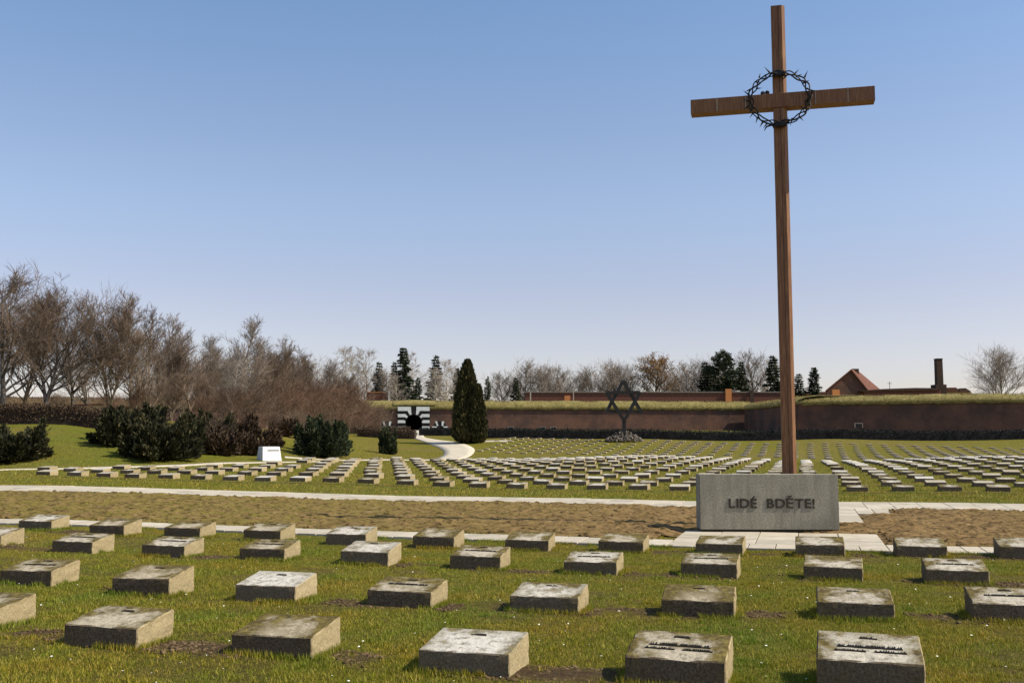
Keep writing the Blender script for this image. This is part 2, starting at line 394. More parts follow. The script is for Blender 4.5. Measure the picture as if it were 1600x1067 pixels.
for a in ((700, 715, 76), (735, 704, 84), (690, 694, 92), (655, 685.5, 103), (600, 705, 80), (560, 711, 68), (600, 691, 93), (560, 686, 95),
          (434, 680, 68), (434, 713, 57), (500, 714.5, 61), (470, 697, 65), (520, 690, 80),
          (-100, 727, 45), (0, 727, 45), (100, 727, 45), (200, 724, 47), (320, 719, 50), (400, 716.5, 54),
          (-100, 666, 56), (0, 666, 56), (100, 667, 56), (155, 672, 57), (250, 676, 60), (320, 685, 61), (400, 690, 64),
          (0, 654, 72), (200, 654, 76), (400, 668, 84), (100, 660, 100), (350, 670, 110)): cp(*a)
for x in (-300, 200, 650, 1000, 1300, 1700, 2000):
    cp(x, 685, 106); cp(x, 678, 150); cp(x, 672, 200)
ctrl = np.array(ctrl)
def _U(r2): return 0.5 * r2 * np.log(r2 + 1e-9)
def _warp(x, y):   # work in log-depth so near and far control points weigh alike
    return np.stack([x / (y + 12.0) * 6.0, np.log(y + 12.0) * 3.0], -1)
_P = _warp(ctrl[:, 0], ctrl[:, 1]); _n = len(_P)
_K = _U(((_P[:, None] - _P[None]) ** 2).sum(-1)) + np.eye(_n) * 0.004
_A = np.zeros((_n + 3, _n + 3)); _A[:_n, :_n] = _K; _A[:_n, _n] = 1; _A[:_n, _n + 1:] = _P; _A[_n, :_n] = 1; _A[_n + 1:, :_n] = _P.T
_w = np.linalg.solve(_A, np.concatenate([ctrl[:, 2], np.zeros(3)]))
def G(x, y):
    x = np.asarray(x, float); y = np.asarray(y, float); sh = x.shape; x = x.ravel(); y = y.ravel()
    yc = np.clip(y, 3.0, 200.0); xc = np.clip(x, -0.62 * yc - 2, 0.62 * yc + 2)
    out = np.empty(len(x))
    for i in range(0, len(x), 20000):
        p = _warp(xc[i:i + 20000], yc[i:i + 20000])
        out[i:i + 20000] = _U(((p[:, None] - _P[None]) ** 2).sum(-1)) @ _w[:_n] + _w[_n] + p @ _w[_n + 1:]
    return out.reshape(sh)
def g1(x, y): return float(G(np.array([x]), np.array([y]))[0])
def ground_hit(px, py, Y0):
    """the point of the ground seen at a measured point of the photograph, starting from a guessed depth"""
    Y = Y0
    for _ in range(40):
        p = at(px, py, Y); z = g1(p.x, p.y)
        den = (p.z - EYE)
        Yn = Y * (z - EYE) / den if abs(den) > 1e-3 else Y
        Y = 0.5 * Y + 0.5 * max(3.0, Yn)
    p = at(px, py, Y); return Vector((p.x, p.y, g1(p.x, p.y)))

# ---- measured grave blocks of the near field: (x of front centre, y of front base, moss, tone, look)
NEAR = [
 [(-58, 981, .5, .2, 0), (155, 1012, .40, .25, 1), (423, 1029, .78, .1, 0), (724, 1056, .10, .95, 1), (1054, 1076, .45, .3, 3), (1361, 1084, .12, .6, 3), (1690, 1090, .4, .3, 1)],
 [(-175, 893, .5, .3, 0), (39, 914, .55, .15, 2), (219, 931, .65, .1, 1), (414, 941, .05, .95, 1), (623, 950, .55, .25, 2), (850, 959, .28, .75, 1), (1090, 966, .85, .1, 1), (1338, 970, .50, .45, 1), (1584, 974, .30, .45, 2)],
 [(-28, 853, .2, .5, 0), (112, 864, .30, .35, 2), (254, 871, .25, .5, 2), (409, 876, .55, .25, 2), (569, 883, .10, .85, 1), (742, 891, .45, .35, 2), (922, 898, .25, .7, 2), (1108, 903, .5, .45, 2), (1302, 907, .45, .45, 0), (1497, 914, .25, .55, 2)],
 [(54, 829, .12, .7, 1), (166, 838, .5, .2, 1), (284, 841, .6, .15, 1), (409, 846, .5, .25, 1), (540, 852, .15, .8, 1), (677, 857, .6, .3, 0), (823, 861, .6, .35, 0), (970, 865, .65, .25, 0), (1124, 868, .35, .5, 0), (1282, 871, .5, .5, 0), (1441, 871, .45, .5, 0), (1604, 874, .4, .5, 0)]]
near = []
for ri, row in enumerate(NEAR):
    for (px, py, ms, tn, ins) in row:
        p = ground_hit(px, py, 1.5 * F / (py - 691)); near.append((ri, p, ms, tn, ins, px))

# far field rows
FARROWS = []
for k in range(14): FARROWS.append((31.8 + 3.05 * k, 1.27, 1))
for k in range(9): FARROWS.append((80.0 + 1.8 * k, 1.22, 2))

# ---- the ground sheet
def spaced(lo, fine_lo, fine_hi, hi, step, grow=1.16):
    a = list(np.arange(fine_lo, fine_hi + 1e-6, step)); s = step; x = fine_hi
    while x < hi: s *= grow; x += s; a.append(x)
    s = step; x = fine_lo
    while x > lo: s *= grow; x -= s; a.insert(0, x)
    return np.array(a)
gx = spaced(-1400, -14, 14, 1400, 0.16, 1.035); gy = np.concatenate([np.arange(-12, 4, 0.8), np.arange(4, 18, 0.14), 18 + np.cumsum(0.14 * 1.012 ** np.arange(240))])
gy = np.concatenate([gy, gy[-1] + np.cumsum(3.0 * 1.12 ** np.arange(44))])
X, Y = np.meshgrid(gx, gy)
Z = G(X, Y)
soil = np.zeros_like(X); U_, V_ = xy2uv(X, Y)
nz = fbm(X * 3.0, Y * 3.0, 4, 3)
for ri in range(4):
    pts = sorted([(q[1].x, q[1].y) for q in near if q[0] == ri])
    xs = [xy2uv(*p)[0] for p in pts]; vs = [xy2uv(*p)[1] for p in pts]
    vv = np.interp(U_, xs, vs) + 0.15
    d = np.abs(V_ - vv); w = np.clip((0.34 - d) / 0.2, 0, 1) * (U_ > xs[0] - 1) * (U_ < xs[-1] + 1)
    pat = fbm(U_ * 0.8 + ri * 9, V_ * 0.8, 3, 17)
    soil = np.maximum(soil, w * np.clip((nz + (pat - 0.45) * 1.3 - 0.36) * 5, 0, 1))
soil = np.maximum(soil, np.clip((fbm(X * 1.7, Y * 1.7, 4, 29) - 0.56) * 6, 0, 0.4) * (Y < 17))
Z = Z + soil * 0.015 + (Y < 18) * (fbm(X * 1.2, Y * 1.2, 3, 41) - 0.45) * 0.03
bank = np.clip((Y - 40) / 6, 0, 1) * np.clip((-X - 8) / 8, 0, 1) * np.clip((66 - Y) / 6, 0, 1)
ny_, nx_ = X.shape; idx = np.arange(ny_ * nx_).reshape(ny_, nx_)
faces = np.stack([idx[:-1, :-1], idx[:-1, 1:], idx[1:, 1:], idx[1:, :-1]], -1).reshape(-1, 4)
gm = mesh_np('ground', np.stack([X, Y, Z], -1).reshape(-1, 3), faces, M['grass'], True)
vattr(gm, 'soil', soil.ravel()); vattr(gm, 'bank', bank.ravel())
ground = tag(link('ground', gm), kind='structure')

# ---- planted bed between the two paved paths
B0, B1 = 16.22, 24.2
bu = np.arange(-25, 14.5, 0.085); bv = np.arange(B0, B1 + 0.04, 0.085)
bu, bv = np.meshgrid(bu, bv); bx, by = uv2xy(bu, bv)
hn = fbm(bx * 3.6, by * 3.6, 4, 71); hn2 = fbm(bx * 13, by * 13, 2, 5)
edge = np.clip(np.minimum(bv - B0, B1 - bv) / 0.35, 0, 1)
def _rd(u0, u1, v0, v1): return np.hypot(np.maximum(np.maximum(u0 - bu, bu - u1), 0), np.maximum(np.maximum(v0 - bv, bv - v1), 0))
edge = edge * np.clip(np.minimum(np.minimum(_rd(-2.0, 1.15, 15, 18.1), _rd(-1.6, 1.1, 19.9, 24.3)), _rd(1, 1.75, 22.6, 24.3)) / 0.3, 0, 1)
bz = G(bx, by) + 0.012 + edge * (0.02 + 0.11 * np.clip(hn - 0.40, -0.12, 1) + 0.10 * hn2)
weed = np.clip(0.95 - (bu + 10.0) / 9.0, 0.12, 1.0) * 0.75 + np.clip((bu - 3) / 8, 0, 0.5)
ny_, nx_ = bu.shape; idx = np.arange(ny_ * nx_).reshape(ny_, nx_)
faces = np.stack([idx[:-1, :-1], idx[:-1, 1:], idx[1:, 1:], idx[1:, :-1]], -1).reshape(-1, 4)
cu = (bu[:-1, :-1] + 0.04).ravel(); cv = (bv[:-1, :-1] + 0.04).ravel()
jag = (vnoise(cu * 2, cv * 2, 8) - 0.5) * 0.12
cut = ((cu > -1.95 + jag) & (cu < 1.12 + jag) & (cv < 18.06)) | ((cu > -1.6) & (cu < 1.05 + jag) & (cv > 19.9 + jag)) | ((cu > 0) & (cu < 1.7 + jag) & (cv > 22.65 + jag))
cut |= (cu > -1.95 - 0.3) & (cu <= -1.9) & (cv < 16.9)
bmh = mesh_np('planting_bed', np.stack([bx, by, bz], -1).reshape(-1, 3), faces[~cut], M['soil'], True)
vattr(bmh, 'weed', np.clip(weed, 0, 1).ravel())
tag(link('planting_bed', bmh), kind='structure')

# ------------------------------------------------------------------ paved paths, slab by slab
def slab_path(name, strips, su, v_rows, mat=M['paving']):
    root = tag(empty(name), kind='structure')
    meshes = {}
    for (u0, u1, v0, v1, w, d) in strips:
        nv = max(1, round((v1 - v0) / d)); dd = (v1 - v0) / nv
        nu = max(1, round((u1 - u0) / w)); ww = (u1 - u0) / nu
        key = (round(ww, 3), round(dd, 3))
        if key not in meshes:
            meshes[key] = box_me('paving_slab', (ww - 0.014, dd - 0.014, 0.09), mat, 0.006)
        for j in range(nv):
            for i in range(nu):
                u = u0 + (i + 0.5) * ww; v = v0 + (j + 0.5) * dd; x, y = uv2xy(u, v); z = g1(x, y)
                sx = (g1(x + 0.3 * cP, y - 0.3 * sP) - z) / 0.3; sy = (g1(x + 0.3 * sP, y + 0.3 * cP) - z) / 0.3
                o = link('paving_slab', meshes[key], root, loc=(x, y, z - 0.055 + rnd.uniform(-.003, .004)))
                o.rotation_euler = Euler((sy + rnd.uniform(-.004, .004), -sx + rnd.uniform(-.004, .004), -PHI + rnd.uniform(-.004, .004)))
    return root
slab_path('near_paved_path', [(-19.0, -1.95, 15.3, 16.2, 0.33, 0.9), (-1.95, 1.12, 15.3, 15.95, 0.38, 0.65), (-1.95, 1.12, 15.95, 17.98, 0.61, 0.68), (1.12, 9.6, 15.3, 16.2, 0.25, 0.9)], 0, 0)
slab_path('far_paved_path', [(-27, 14.6, 24.2, 26.6, 0.60, 0.62), (-1.6, 1.05, 19.95, 24.2, 0.66, 0.71), (1.05, 1.75, 22.6, 24.2, 0.35, 0.8)], 0, 0)
# narrow furrow along the first far row
fu = np.arange(-26, 16, 0.5); fv = []
for u in fu:
    for dv in (-0.07, 0.07): x, y = uv2xy(u, 31.05 + dv + rnd.uniform(-.02, .02)); fv.append((x, y, g1(x, y) + 0.02))
ff = [(2 * i, 2 * i + 2, 2 * i + 3, 2 * i + 1) for i in range(len(fu) - 1)]
tag(link('mown_furrow', mesh_np('mown_furrow', fv, ff, M['clod'])), kind='structure')

def ribbon(name, left, right, mat, lift=0.03, sub=14, thick=0.1):
    """path between two edge lines given as photo points with depth; draped on the ground"""
    def dens(L):
        out = []
        for a, b in zip(L[:-1], L[1:]):
            for i in range(sub): out.append(a.lerp(b, i / sub))
        return out + [L[-1]]
    Lp, Rp = dens(left), dens(right); n = min(len(Lp), len(Rp)); vs = []; K = 5
    for i in range(n):
        for j in range(K):
            p = Lp[i].lerp(Rp[i], j / (K - 1)); vs.append((p.x, p.y, g1(p.x, p.y) + lift))
    fs = [(i * K + j, i * K + j + 1, (i + 1) * K + j + 1, (i + 1) * K + j) for i in range(n - 1) for j in range(K - 1)]
    base = len(vs)
    for i in range(n):
        for j in (0, K - 1): x, y, z = vs[i * K + j]; vs.append((x, y, z - thick))
    for i in range(n - 1):
        a = base + 2 * i
        fs.append((i * K, (i + 1) * K, a + 2, a)); fs.append((i * K + K - 1, a + 1, a + 3, (i + 1) * K + K - 1))
    return tag(link(name, mesh_np(name, vs, fs, mat)), kind='structure')
def W(px, py, Y): return Vector(at(px, py, Y)[:2]).to_3d()
def catmull(P, sub=5):
    out = []; P = [P[0]] + P + [P[-1]]
    for i in range(1, len(P) - 2):
        a, b, c, d = P[i - 1:i + 3]
        for k in range(sub):
            t = k / sub
            out.append(0.5 * ((2 * b) + (c - a) * t + (2 * a - 5 * b + 4 * c - d) * t * t + (3 * b - a - 3 * c + d) * t ** 3))
    return out + [P[-1]]
M['pathpale'] = simple('pale_path', (0.42, 0.37, 0.28), (0.56, 0.50, 0.40), 2.5, 0.92, 30, 0.01, kind='world', detail=8)
P1 = catmull([W(-160, 739, 38.5), W(0, 734.5, 41), W(150, 731.5, 44), W(300, 727.5, 47.5), W(437, 722.3, 51.5), W(520, 720, 55)])
dirn = Vector((0.28, 0.96, 0))
ribbon('side_path', [p - dirn * 0.0 for p in P1], [p + dirn * 1.3 for p in P1], M['pathpale'], sub=3)
inner = catmull([W(445, 714.6, 57.5), W(540, 717.8, 60), W(610, 717.6, 64.5), W(660, 715, 69), W(687, 710.5, 76), W(694, 704.5, 82), W(686, 699.5, 87), W(672, 694, 92), W(655, 687.5, 99), W(646, 684, 106), W(646, 681, 118), W(652, 676.5, 150), W(646, 673, 196)])
outer = catmull([W(445, 715.8, 56.6), W(540, 719.3, 59), W(612, 719.6, 62), W(670, 718.6, 66.5), W(722, 712.5, 75), W(741, 704, 83), W(736, 699, 88), W(712, 693.5, 94), W(682, 688, 99.5), W(668, 684.8, 106), W(662, 681, 118), W(662, 676.5, 150), W(655, 673, 196)])
ribbon('curved_path', inner, outer, M['pathpale'], sub=3)
tl = [W(750, 688.5, 92.5), W(775, 688.6, 92.5), W(800, 688.6, 92.5)]
ribbon('short_path', tl, [p + Vector((0, 1.2, 0)) for p in tl], M['pathpale'], sub=4)

# ------------------------------------------------------------------ grave blocks
def block_mesh(seed, w=0.63, d=0.45, hf=0.16, hb=0.235, n=10):
    r = random.Random(seed); bm = bmesh.new()
    vs = add_box(bm, -w / 2, w / 2, 0, d, -0.12, hf)
    for v in bm.verts:
        if v.co.z > 0: v.co.z = hf + (hb - hf) * (v.co.y / d)
    bmesh.ops.bevel(bm, geom=[e for e in bm.edges if max(v.co.z for v in e.verts) > 0], offset=0.008, segments=1, affect='EDGES')
    if n > 1:
        bmesh.ops.subdivide_edges(bm, edges=[e for e in bm.edges if e.calc_length() > 0.1], cuts=n, use_grid_fill=True)
        ph = r.uniform(0, 100)
        from mathutils import noise as mn
        for v in bm.verts:
            q = Vector((v.co.x * 16 + ph, v.co.y * 16, v.co.z * 16)); a = 0.0065
            if v.co.z > hf - 0.004 and (abs(abs(v.co.x) - w / 2) < 0.012 or v.co.y < 0.012) and mn.noise(q * 0.55) > 0.22: v.co.z -= 0.007; v.co.y += 0.005 if v.co.y < 0.012 else 0
            top = v.co.z > hf + (hb - hf) * (max(v.co.y, 0) / d) - 0.004
            if top: a *= 0.3
            v.co += Vector((mn.noise(q), mn.noise(q + Vector((9, 9, 9))), mn.noise(q + Vector((31, 7, 3))))) * a
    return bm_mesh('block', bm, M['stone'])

def inscription_mesh(kind, seed, w=0.63, d=0.45, hf=0.16, hb=0.235):
    """short raised bronze strips of small worn letters, too small to read"""
    r = random.Random(seed); bm = bmesh.new(); sl = (hb - hf) / d
    def strip(x0, x1, y, hgt):
        zz = lambda yy: hf + sl * yy
        M4 = lambda yy: None
        add_box(bm, x0, x1, y - 0.004, y + 0.004, zz(y) - 0.004, zz(y) + 0.007)
        x = x0 + 0.008
        while x < x1 - 0.012:
            ww = r.uniform(0.006, 0.013)
            if r.random() < 0.88:
                # a letter: one or two stems and a bar
                add_box(bm, x, x + 0.0028, y + 0.008, y + 0.008 + hgt, zz(y + 0.008) - 0.002, zz(y + 0.008 + hgt) + 0.0055)
                if r.random() < .7: add_box(bm, x + 0.0032, x + ww - 0.0035, y + 0.008 + hgt * r.choice((0, .4, .75)), y + 0.013 + hgt * r.choice((.4, .75)), zz(y) - 0.002, zz(y + hgt) + 0.006)
                if r.random() < .7: add_box(bm, x + ww - 0.0028, x + ww, y + 0.008, y + 0.008 + hgt, zz(y + 0.008) - 0.002, zz(y + 0.008 + hgt) + 0.0055)
            x += ww + 0.005
    if kind == 1: strip(-0.06, 0.05, d * 0.72, 0.020)
    if kind >= 2:
        strip(-0.055, 0.055, d * 0.76, 0.020)
        strip(-0.19, 0.20, d * 0.44, 0.030)
    if kind == 3:
        strip(-0.21, -0.02, d * 0.31, 0.018); strip(0.03, 0.22, d * 0.31, 0.018)
    return bm_mesh('inscription', bm, M['bronze'])

insc = {(k, s): inscription_mesh(k, s) for k in (1, 2, 3) for s in (0, 1, 2)}
blocks = [block_mesh(s) for s in range(6)]
ORD = ['zeroth', 'first', 'second', 'third', 'fourth', 'fifth', 'sixth', 'seventh', 'eighth', 'ninth', 'tenth', 'eleventh', 'twelfth', 'thirteenth', 'fourteenth', 'fifteenth',
       'sixteenth', 'seventeenth', 'eighteenth', 'nineteenth']
TENS = {20: 'twent', 30: 'thirt', 40: 'fort', 50: 'fift'}
def ordn(n):
    if n < 20: return ORD[n]
    a, b = n // 10 * 10, n % 10
    return TENS[a] + ('ieth' if b == 0 else 'y ' + ORD[b])
NROW = ['front row', 'second row', 'third row', 'row by the near path']
def look(ms, tn):
    a = 'whitish' if tn > .78 else 'light grey' if tn > .55 else 'dull grey' if tn > .28 else 'dark'
    b = 'thickly mossed' if ms > .6 else 'mossy' if ms > .4 else 'stained' if ms > .18 else 'clean'
    return a, b
in_view = lambda px: -40 < px < 1640
for ri in range(4):
    n = 0
    for (r_, p, ms, tn, ins, px) in [q for q in near if q[0] == ri]:
        if not (-70 < px < 1650): continue
        n += 1
        t = empty('grave_block', p, -PHI + rnd.uniform(-.035, .035))
        t.rotation_euler[1] = rnd.uniform(-.012, .012); t.rotation_euler[0] = rnd.uniform(-.015, .015)
        a, b = look(ms, tn)
        tag(t, '%s, %s grave block, %s from the left in the %s' % (a, b, ordn(n), NROW[ri]), 'gravestone', 'grave blocks in the near lawn')
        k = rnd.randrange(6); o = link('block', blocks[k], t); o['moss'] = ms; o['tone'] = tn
        o.scale = (1, 1, rnd.uniform(0.94, 1.08) * (1.12 if ri == 0 and px > 900 else 1))
        if ins:
            oi = link('inscription', insc[(ins, rnd.randrange(3))], t); oi.scale = o.scale

far = []
for ki, (v, sp, sec) in enumerate(FARROWS):
    off = 0.18 + (0.63 * 0 if sec == 1 else 0.4)
    lst = []
    for i in range(-70, 75):
        u = off + i * sp; x, y = uv2xy(u, v)
        if y < 5 or abs(x / y) > 0.60: continue
        px = 800 + x / y * F
        # the rows end at the side path on the left, the curved path beyond
        if sec == 1:
            lim = [30, 60, 170, 330, 400, 445, 475, 520, 560, 600, 650, 700, 735, 745][ki]
        else:
            j = ki - 14; lim = [748, 752, 757, 762, 770, 772, 778, 785, 793][j]
        if px < lim: continue
        if sec == 2 and 938 < px < 1008 and ki - 14 >= 6: continue       # the rubble base of the star
        lst.append((u, v, x, y, px))
    far.append((ki, sec, lst))
far_me = [block_mesh(20 + s, 0.60, 0.44, 0.135, 0.19, 0) for s in range(3)]
used = sum(1 for q in near if -70 < q[5] < 1650); left_n = 298 - used
stuff_v, stuff_f = [], []
base_v = np.array([v.co[:] for v in far_me[0].vertices]); 
bmt = bmesh.new(); bmt.from_mesh(far_me[0]); bmesh.ops.triangulate(bmt, faces=bmt.faces[:]); tri = np.array([[v.index for v in f.verts] for f in bmt.faces]); bmt.free()
for (ki, sec, lst) in far:
    n = 0
    for (u, v, x, y, px) in lst:
        if rnd.random() < 0.012: continue
        jx, jy = rnd.gauss(0, .03), rnd.gauss(0, .04); x += jx; y += jy; z = g1(x, y)
        vis = -15 < px < 1615
        rz = -PHI + rnd.gauss(0, .03)
        if vis and left_n > 0 and sec == 1:
            n += 1; left_n -= 1
            tn = rnd.choice([.2, .35, .5, .7, .95]) ; ms = rnd.choice([.0, .08, .25, .45, .65])
            o = link('grave_block', far_me[rnd.randrange(3)], loc=(x, y, z), rz=rz)
            o.rotation_euler[0] = rnd.gauss(0, .02); o.rotation_euler[1] = rnd.gauss(0, .012); o['moss'] = ms; o['tone'] = tn
            a, b = look(ms, tn)
            tag(o, '%s grave block, %s from the left, %s row beyond the far path' % (b, ordn(n).replace(' ', '-'), ordn(ki + 1)), 'gravestone', 'grave blocks in the far lawn')
        else:
            c, s = math.cos(rz), math.sin(rz); q = base_v.copy()
            if sec == 2: q[:, 0] *= 0.80; q[:, 1] *= 0.85; q[:, 2] = np.minimum(q[:, 2], 0.15) * 0.62
            xx = q[:, 0] * c - q[:, 1] * s + x; yy = q[:, 0] * s + q[:, 1] * c + y
            stuff_f.append(tri + sum(len(a_) for a_ in stuff_v)); stuff_v.append(np.stack([xx, yy, q[:, 2] + z], -1))
so = link('distant_grave_blocks', mesh_np('distant_grave_blocks', np.concatenate(stuff_v), np.concatenate(stuff_f), M['stone_far']))
so['moss'] = 0.0; so['tone'] = 0.75
tag(so, 'hundreds of tiny grave blocks on the rising lawn before the dark hedge', 'gravestones', kind='stuff')

# ------------------------------------------------------------------ grass blades, clods, daisies
def blades(name, n, sampler, h, w, mat, label, cat, lean=0.5):
    x, y, keep = sampler(n); x = x[keep]; y = y[keep]; n = len(x); z = G(x, y) + (y < 18) * 0.0
    z = z + (y < 18) * (fbm(x * 1.2, y * 1.2, 3, 41) - 0.45) * 0.03
    a = nrs.uniform(0, 2 * np.pi, n); hh = nrs.uniform(0.5, 1.25, n) * h; ww = nrs.uniform(0.6, 1.3, n) * w
    la = nrs.uniform(0, 2 * np.pi, n); ll = nrs.uniform(0.1, 1.0, n) * lean * hh
    dx, dy = np.cos(a) * ww / 2, np.sin(a) * ww / 2
    v = np.empty((n, 3, 3)); v[:, 0] = np.stack([x - dx, y - dy, z - 0.004], -1); v[:, 1] = np.stack([x + dx, y + dy, z - 0.004], -1)
    v[:, 2] = np.stack([x + np.cos(la) * ll, y + np.sin(la) * ll, z + hh], -1)
    me = mesh_np(name, v.reshape(-1, 3), np.arange(3 * n).reshape(n, 3), mat)
    vattr(me, 'shade', np.repeat(nrs.beta(1.6, 1.8, n), 3))
    return tag(link(name, me), label, cat, kind='stuff')
stone_uv = np.array([xy2uv(q[1].x, q[1].y) for q in near])
def near_sampler(n):
    # more blades close by, thinning with distance
    v = 4.6 + (15.25 - 4.6) * nrs.uniform(0, 1, n) ** 1.25; 
    k = nrs.uniform(-0.56, 0.56, n); x = k * v / (sP * k + cP) ; y = v / (sP * k + cP)
    keep = np.ones(n, bool)
    u_, v_ = xy2uv(x, y)
    for su, sv in stone_uv: keep &= ~((np.abs(u_ - su) < 0.31) & (v_ > sv + 0.01) & (v_ < sv + 0.44))
    # thin out on bare soil
    s = np.zeros(n)
    for ri in range(4):
        pts = sorted([xy2uv(q[1].x, q[1].y) for q in near if q[0] == ri])
        vv = np.interp(u_, [p[0] for p in pts], [p[1] for p in pts]) + 0.15
        w_ = np.clip((0.34 - np.abs(v_ - vv)) / 0.2, 0, 1); pat = fbm(u_ * 0.8 + ri * 9, v_ * 0.8, 3, 17); nn = fbm(x * 3, y * 3, 4, 3)
        s = np.maximum(s, w_ * np.clip((nn + (pat - 0.45) * 1.3 - 0.36) * 5, 0, 1))
    keep &= nrs.uniform(0, 1, n) > s * 0.93
    keep &= nrs.uniform(0, 1, n) > 0.4 * np.clip((fbm(x * 1.7, y * 1.7, 4, 29) - 0.52) * 5, 0, 1)
    return x, y, keep
blades('lawn_grass', 520000, near_sampler, 0.022, 0.0062, M['blade'], 'short green and straw coloured grass between the near grave blocks', 'grass', 0.9)
def tuft_sampler(n):
    c = 2600; x, y, keep = near_sampler(c); x = x[keep]; y = y[keep]
    i = nrs.randint(0, len(x), n); sp = nrs.gamma(2, 0.018, n); an = nrs.uniform(0, 6.3, n)
    return x[i] + np.cos(an) * sp, y[i] + np.sin(an) * sp, np.ones(n, bool)
blades('grass_tufts', 90000, tuft_sampler, 0.040, 0.007, M['blade'], 'longer grass tufts dotted over the near lawn', 'grass', 0.9)
def stone_foot_sampler(n):
    i = nrs.randint(0, len(stone_uv), n); side = nrs.randint(0, 3, n); t = nrs.uniform(-.33, .33, n); s = nrs.exponential(0.018, n)
    u = stone_uv[i, 0] + np.where(side == 0, t, np.where(side == 1, 0.325 + s, -0.325 - s)); v = stone_uv[i, 1] + np.where(side == 0, -0.01 - s, 0.22 + t * 0.7)
    x, y = uv2xy(u, v); return x, y, fbm(x * 2, y * 2, 3, 77) > 0.36
blades('grass_at_stone_feet', 60000, stone_foot_sampler, 0.055, 0.007, M['blade'], 'grass growing against the feet of the near grave blocks', 'grass', 0.6)
def mid_sampler(n):
    v = 26.7 + (78 - 26.7) * nrs.uniform(0, 1, n) ** 1.1; k = nrs.uniform(-0.56, 0.56, n); y = v / (sP * k + cP); x = k * y
    u_, v_ = xy2uv(x, y); return x, y, ~((x < -0.0) & (v_ > 44) & (x < -0.25 * (y - 20)))
blades('far_lawn_grass', 260000, mid_sampler, 0.045, 0.022, M['blade'], 'grass of the far lawn between the rows of blocks', 'grass', 1.0)
def path_edge_sampler(n):
    v = np.array([15.28, 16.24, 24.18, 26.63])[nrs.choice(4, n, p=[.4, .2, .15, .25])]; v = v + np.where((v < 16) | ((v > 24) & (v < 25)), -1, 1) * 0 + nrs.normal(0, .035, n)
    u = nrs.uniform(-19, 11, n); x, y = uv2xy(u, v); k = fbm(u * 1.4, v * 0, 3, 61) > .40
    return x, y, k & ~((u > -2) & (u < 1.15) & (v > 15.6) & (v < 25))
blades('path_edge_grass', 60000, path_edge_sampler, 0.055, 0.009, M['blade'], 'ragged grass creeping over the edges of the paved paths', 'grass', 1.2)
def joint_sampler(n):
    u = np.round(nrs.uniform(-1.95, 1.12, n) / 0.38) * 0.38 - 0.03 + nrs.normal(0, .012, n); v = nrs.uniform(15.3, 17.9, n); x, y = uv2xy(u, v)
    return x, y, fbm(u * 3, v * 3, 3, 12) > .52
blades('joint_weeds', 2500, joint_sampler, 0.03, 0.008, M['blade'], 'small weeds in the paving before the inscribed block', 'weeds', 1.2)
def bed_sampler(n):
    u = nrs.uniform(-22, 12.5, n); v = nrs.uniform(16.2, 24.2, n); x, y = uv2xy(u, v)
    wd = np.clip(1.05 - (u + 8.0) / 9.0, 0.15, 1.0) + np.clip((u - 3) / 8, 0, 0.5)
    apr = ((u > -2) & (u < 1.15) & (v < 18.1)) | ((u > -1.65) & (u < 1.15 + np.clip(v - 20, 0, 9) * 0.15) & (v > 19.8))
    return x, y, (fbm(x * 2.6, y * 2.6, 3, 55) * wd > 0.24) & ~apr
blades('bed_weeds', 170000, bed_sampler, 0.06, 0.014, M['blade'], 'low weeds sprouting over the dug planting bed', 'weeds', 1.1)

def lumps(name, pts, smin, smax, mat, label, cat, flat=0.6, lift=0.0):
    ico = bmesh.new(); bmesh.ops.create_icosphere(ico, subdivisions=1, radius=1.0)
    iv = np.array([v.co[:] for v in ico.verts]); fi = np.array([[v.index for v in f.verts] for f in ico.faces]); ico.free()
    n = len(pts); s = nrs.uniform(smin, smax, n) * nrs.uniform(0.6, 1.2, n)
    vv = iv[None] * (1 + nrs.uniform(-.3, .3, (n, len(iv), 1))) * s[:, None, None]; vv[:, :, 2] *= flat
    vv += np.stack([pts[:, 0], pts[:, 1], pts[:, 2] + s * 0.2 + lift], -1)[:, None]
    f = (fi[None] + (np.arange(n) * len(iv))[:, None, None]).reshape(-1, 3)
    return tag(link(name, mesh_np(name, vv.reshape(-1, 3), f, mat)), label, cat, kind='stuff')
u = nrs.uniform(-22, 12.5, 22000); v = B0 + 0.1 + (B1 - B0 - 0.12) * nrs.uniform(0, 1, 22000); x, y = uv2xy(u, v)
k = ~(((u > -2.1) & (u < 1.2) & (v < 18.15)) | ((u > -1.7) & (u < 1.2 + np.clip(v - 20, 0, 9) * .15) & (v > 19.8))) & (fbm(x * 1.3, y * 1.3, 3, 91) > 0.4)
x, y = x[k], y[k]
lumps('soil_clods', np.stack([x, y, G(x, y) + 0.03], -1), 0.008, 0.055, M['soil'], 'brown clods lying on the planting bed', 'soil')
u = nrs.uniform(-20, 11, 260); v = B1 + nrs.normal(-0.06, 0.07, 260); x, y = uv2xy(u, v); k = ~((u > -1.7) & (u < 2)); x, y = x[k], y[k]
lumps('kerb_clods', np.stack([x, y, G(x, y) + 0.03], -1), 0.03, 0.075, M['clod'], 'dark clods along the edge of the far paved path', 'soil')
x, y, keep = near_sampler(60000); u_, v_ = xy2uv(x, y); s = np.zeros(len(x))
for ri in range(4):
    pts = sorted([xy2uv(q[1].x, q[1].y) for q in near if q[0] == ri]); vv = np.interp(u_, [p[0] for p in pts], [p[1] for p in pts]) + 0.15
    w_ = np.clip((0.34 - np.abs(v_ - vv)) / 0.2, 0, 1); pat = fbm(u_ * 0.8 + ri * 9, v_ * 0.8, 3, 17); nn = fbm(x * 3, y * 3, 4, 3)
    s = np.maximum(s, w_ * np.clip((nn + (pat - 0.45) * 1.3 - 0.36) * 5, 0, 1))
ins_ = np.zeros(len(x), bool)
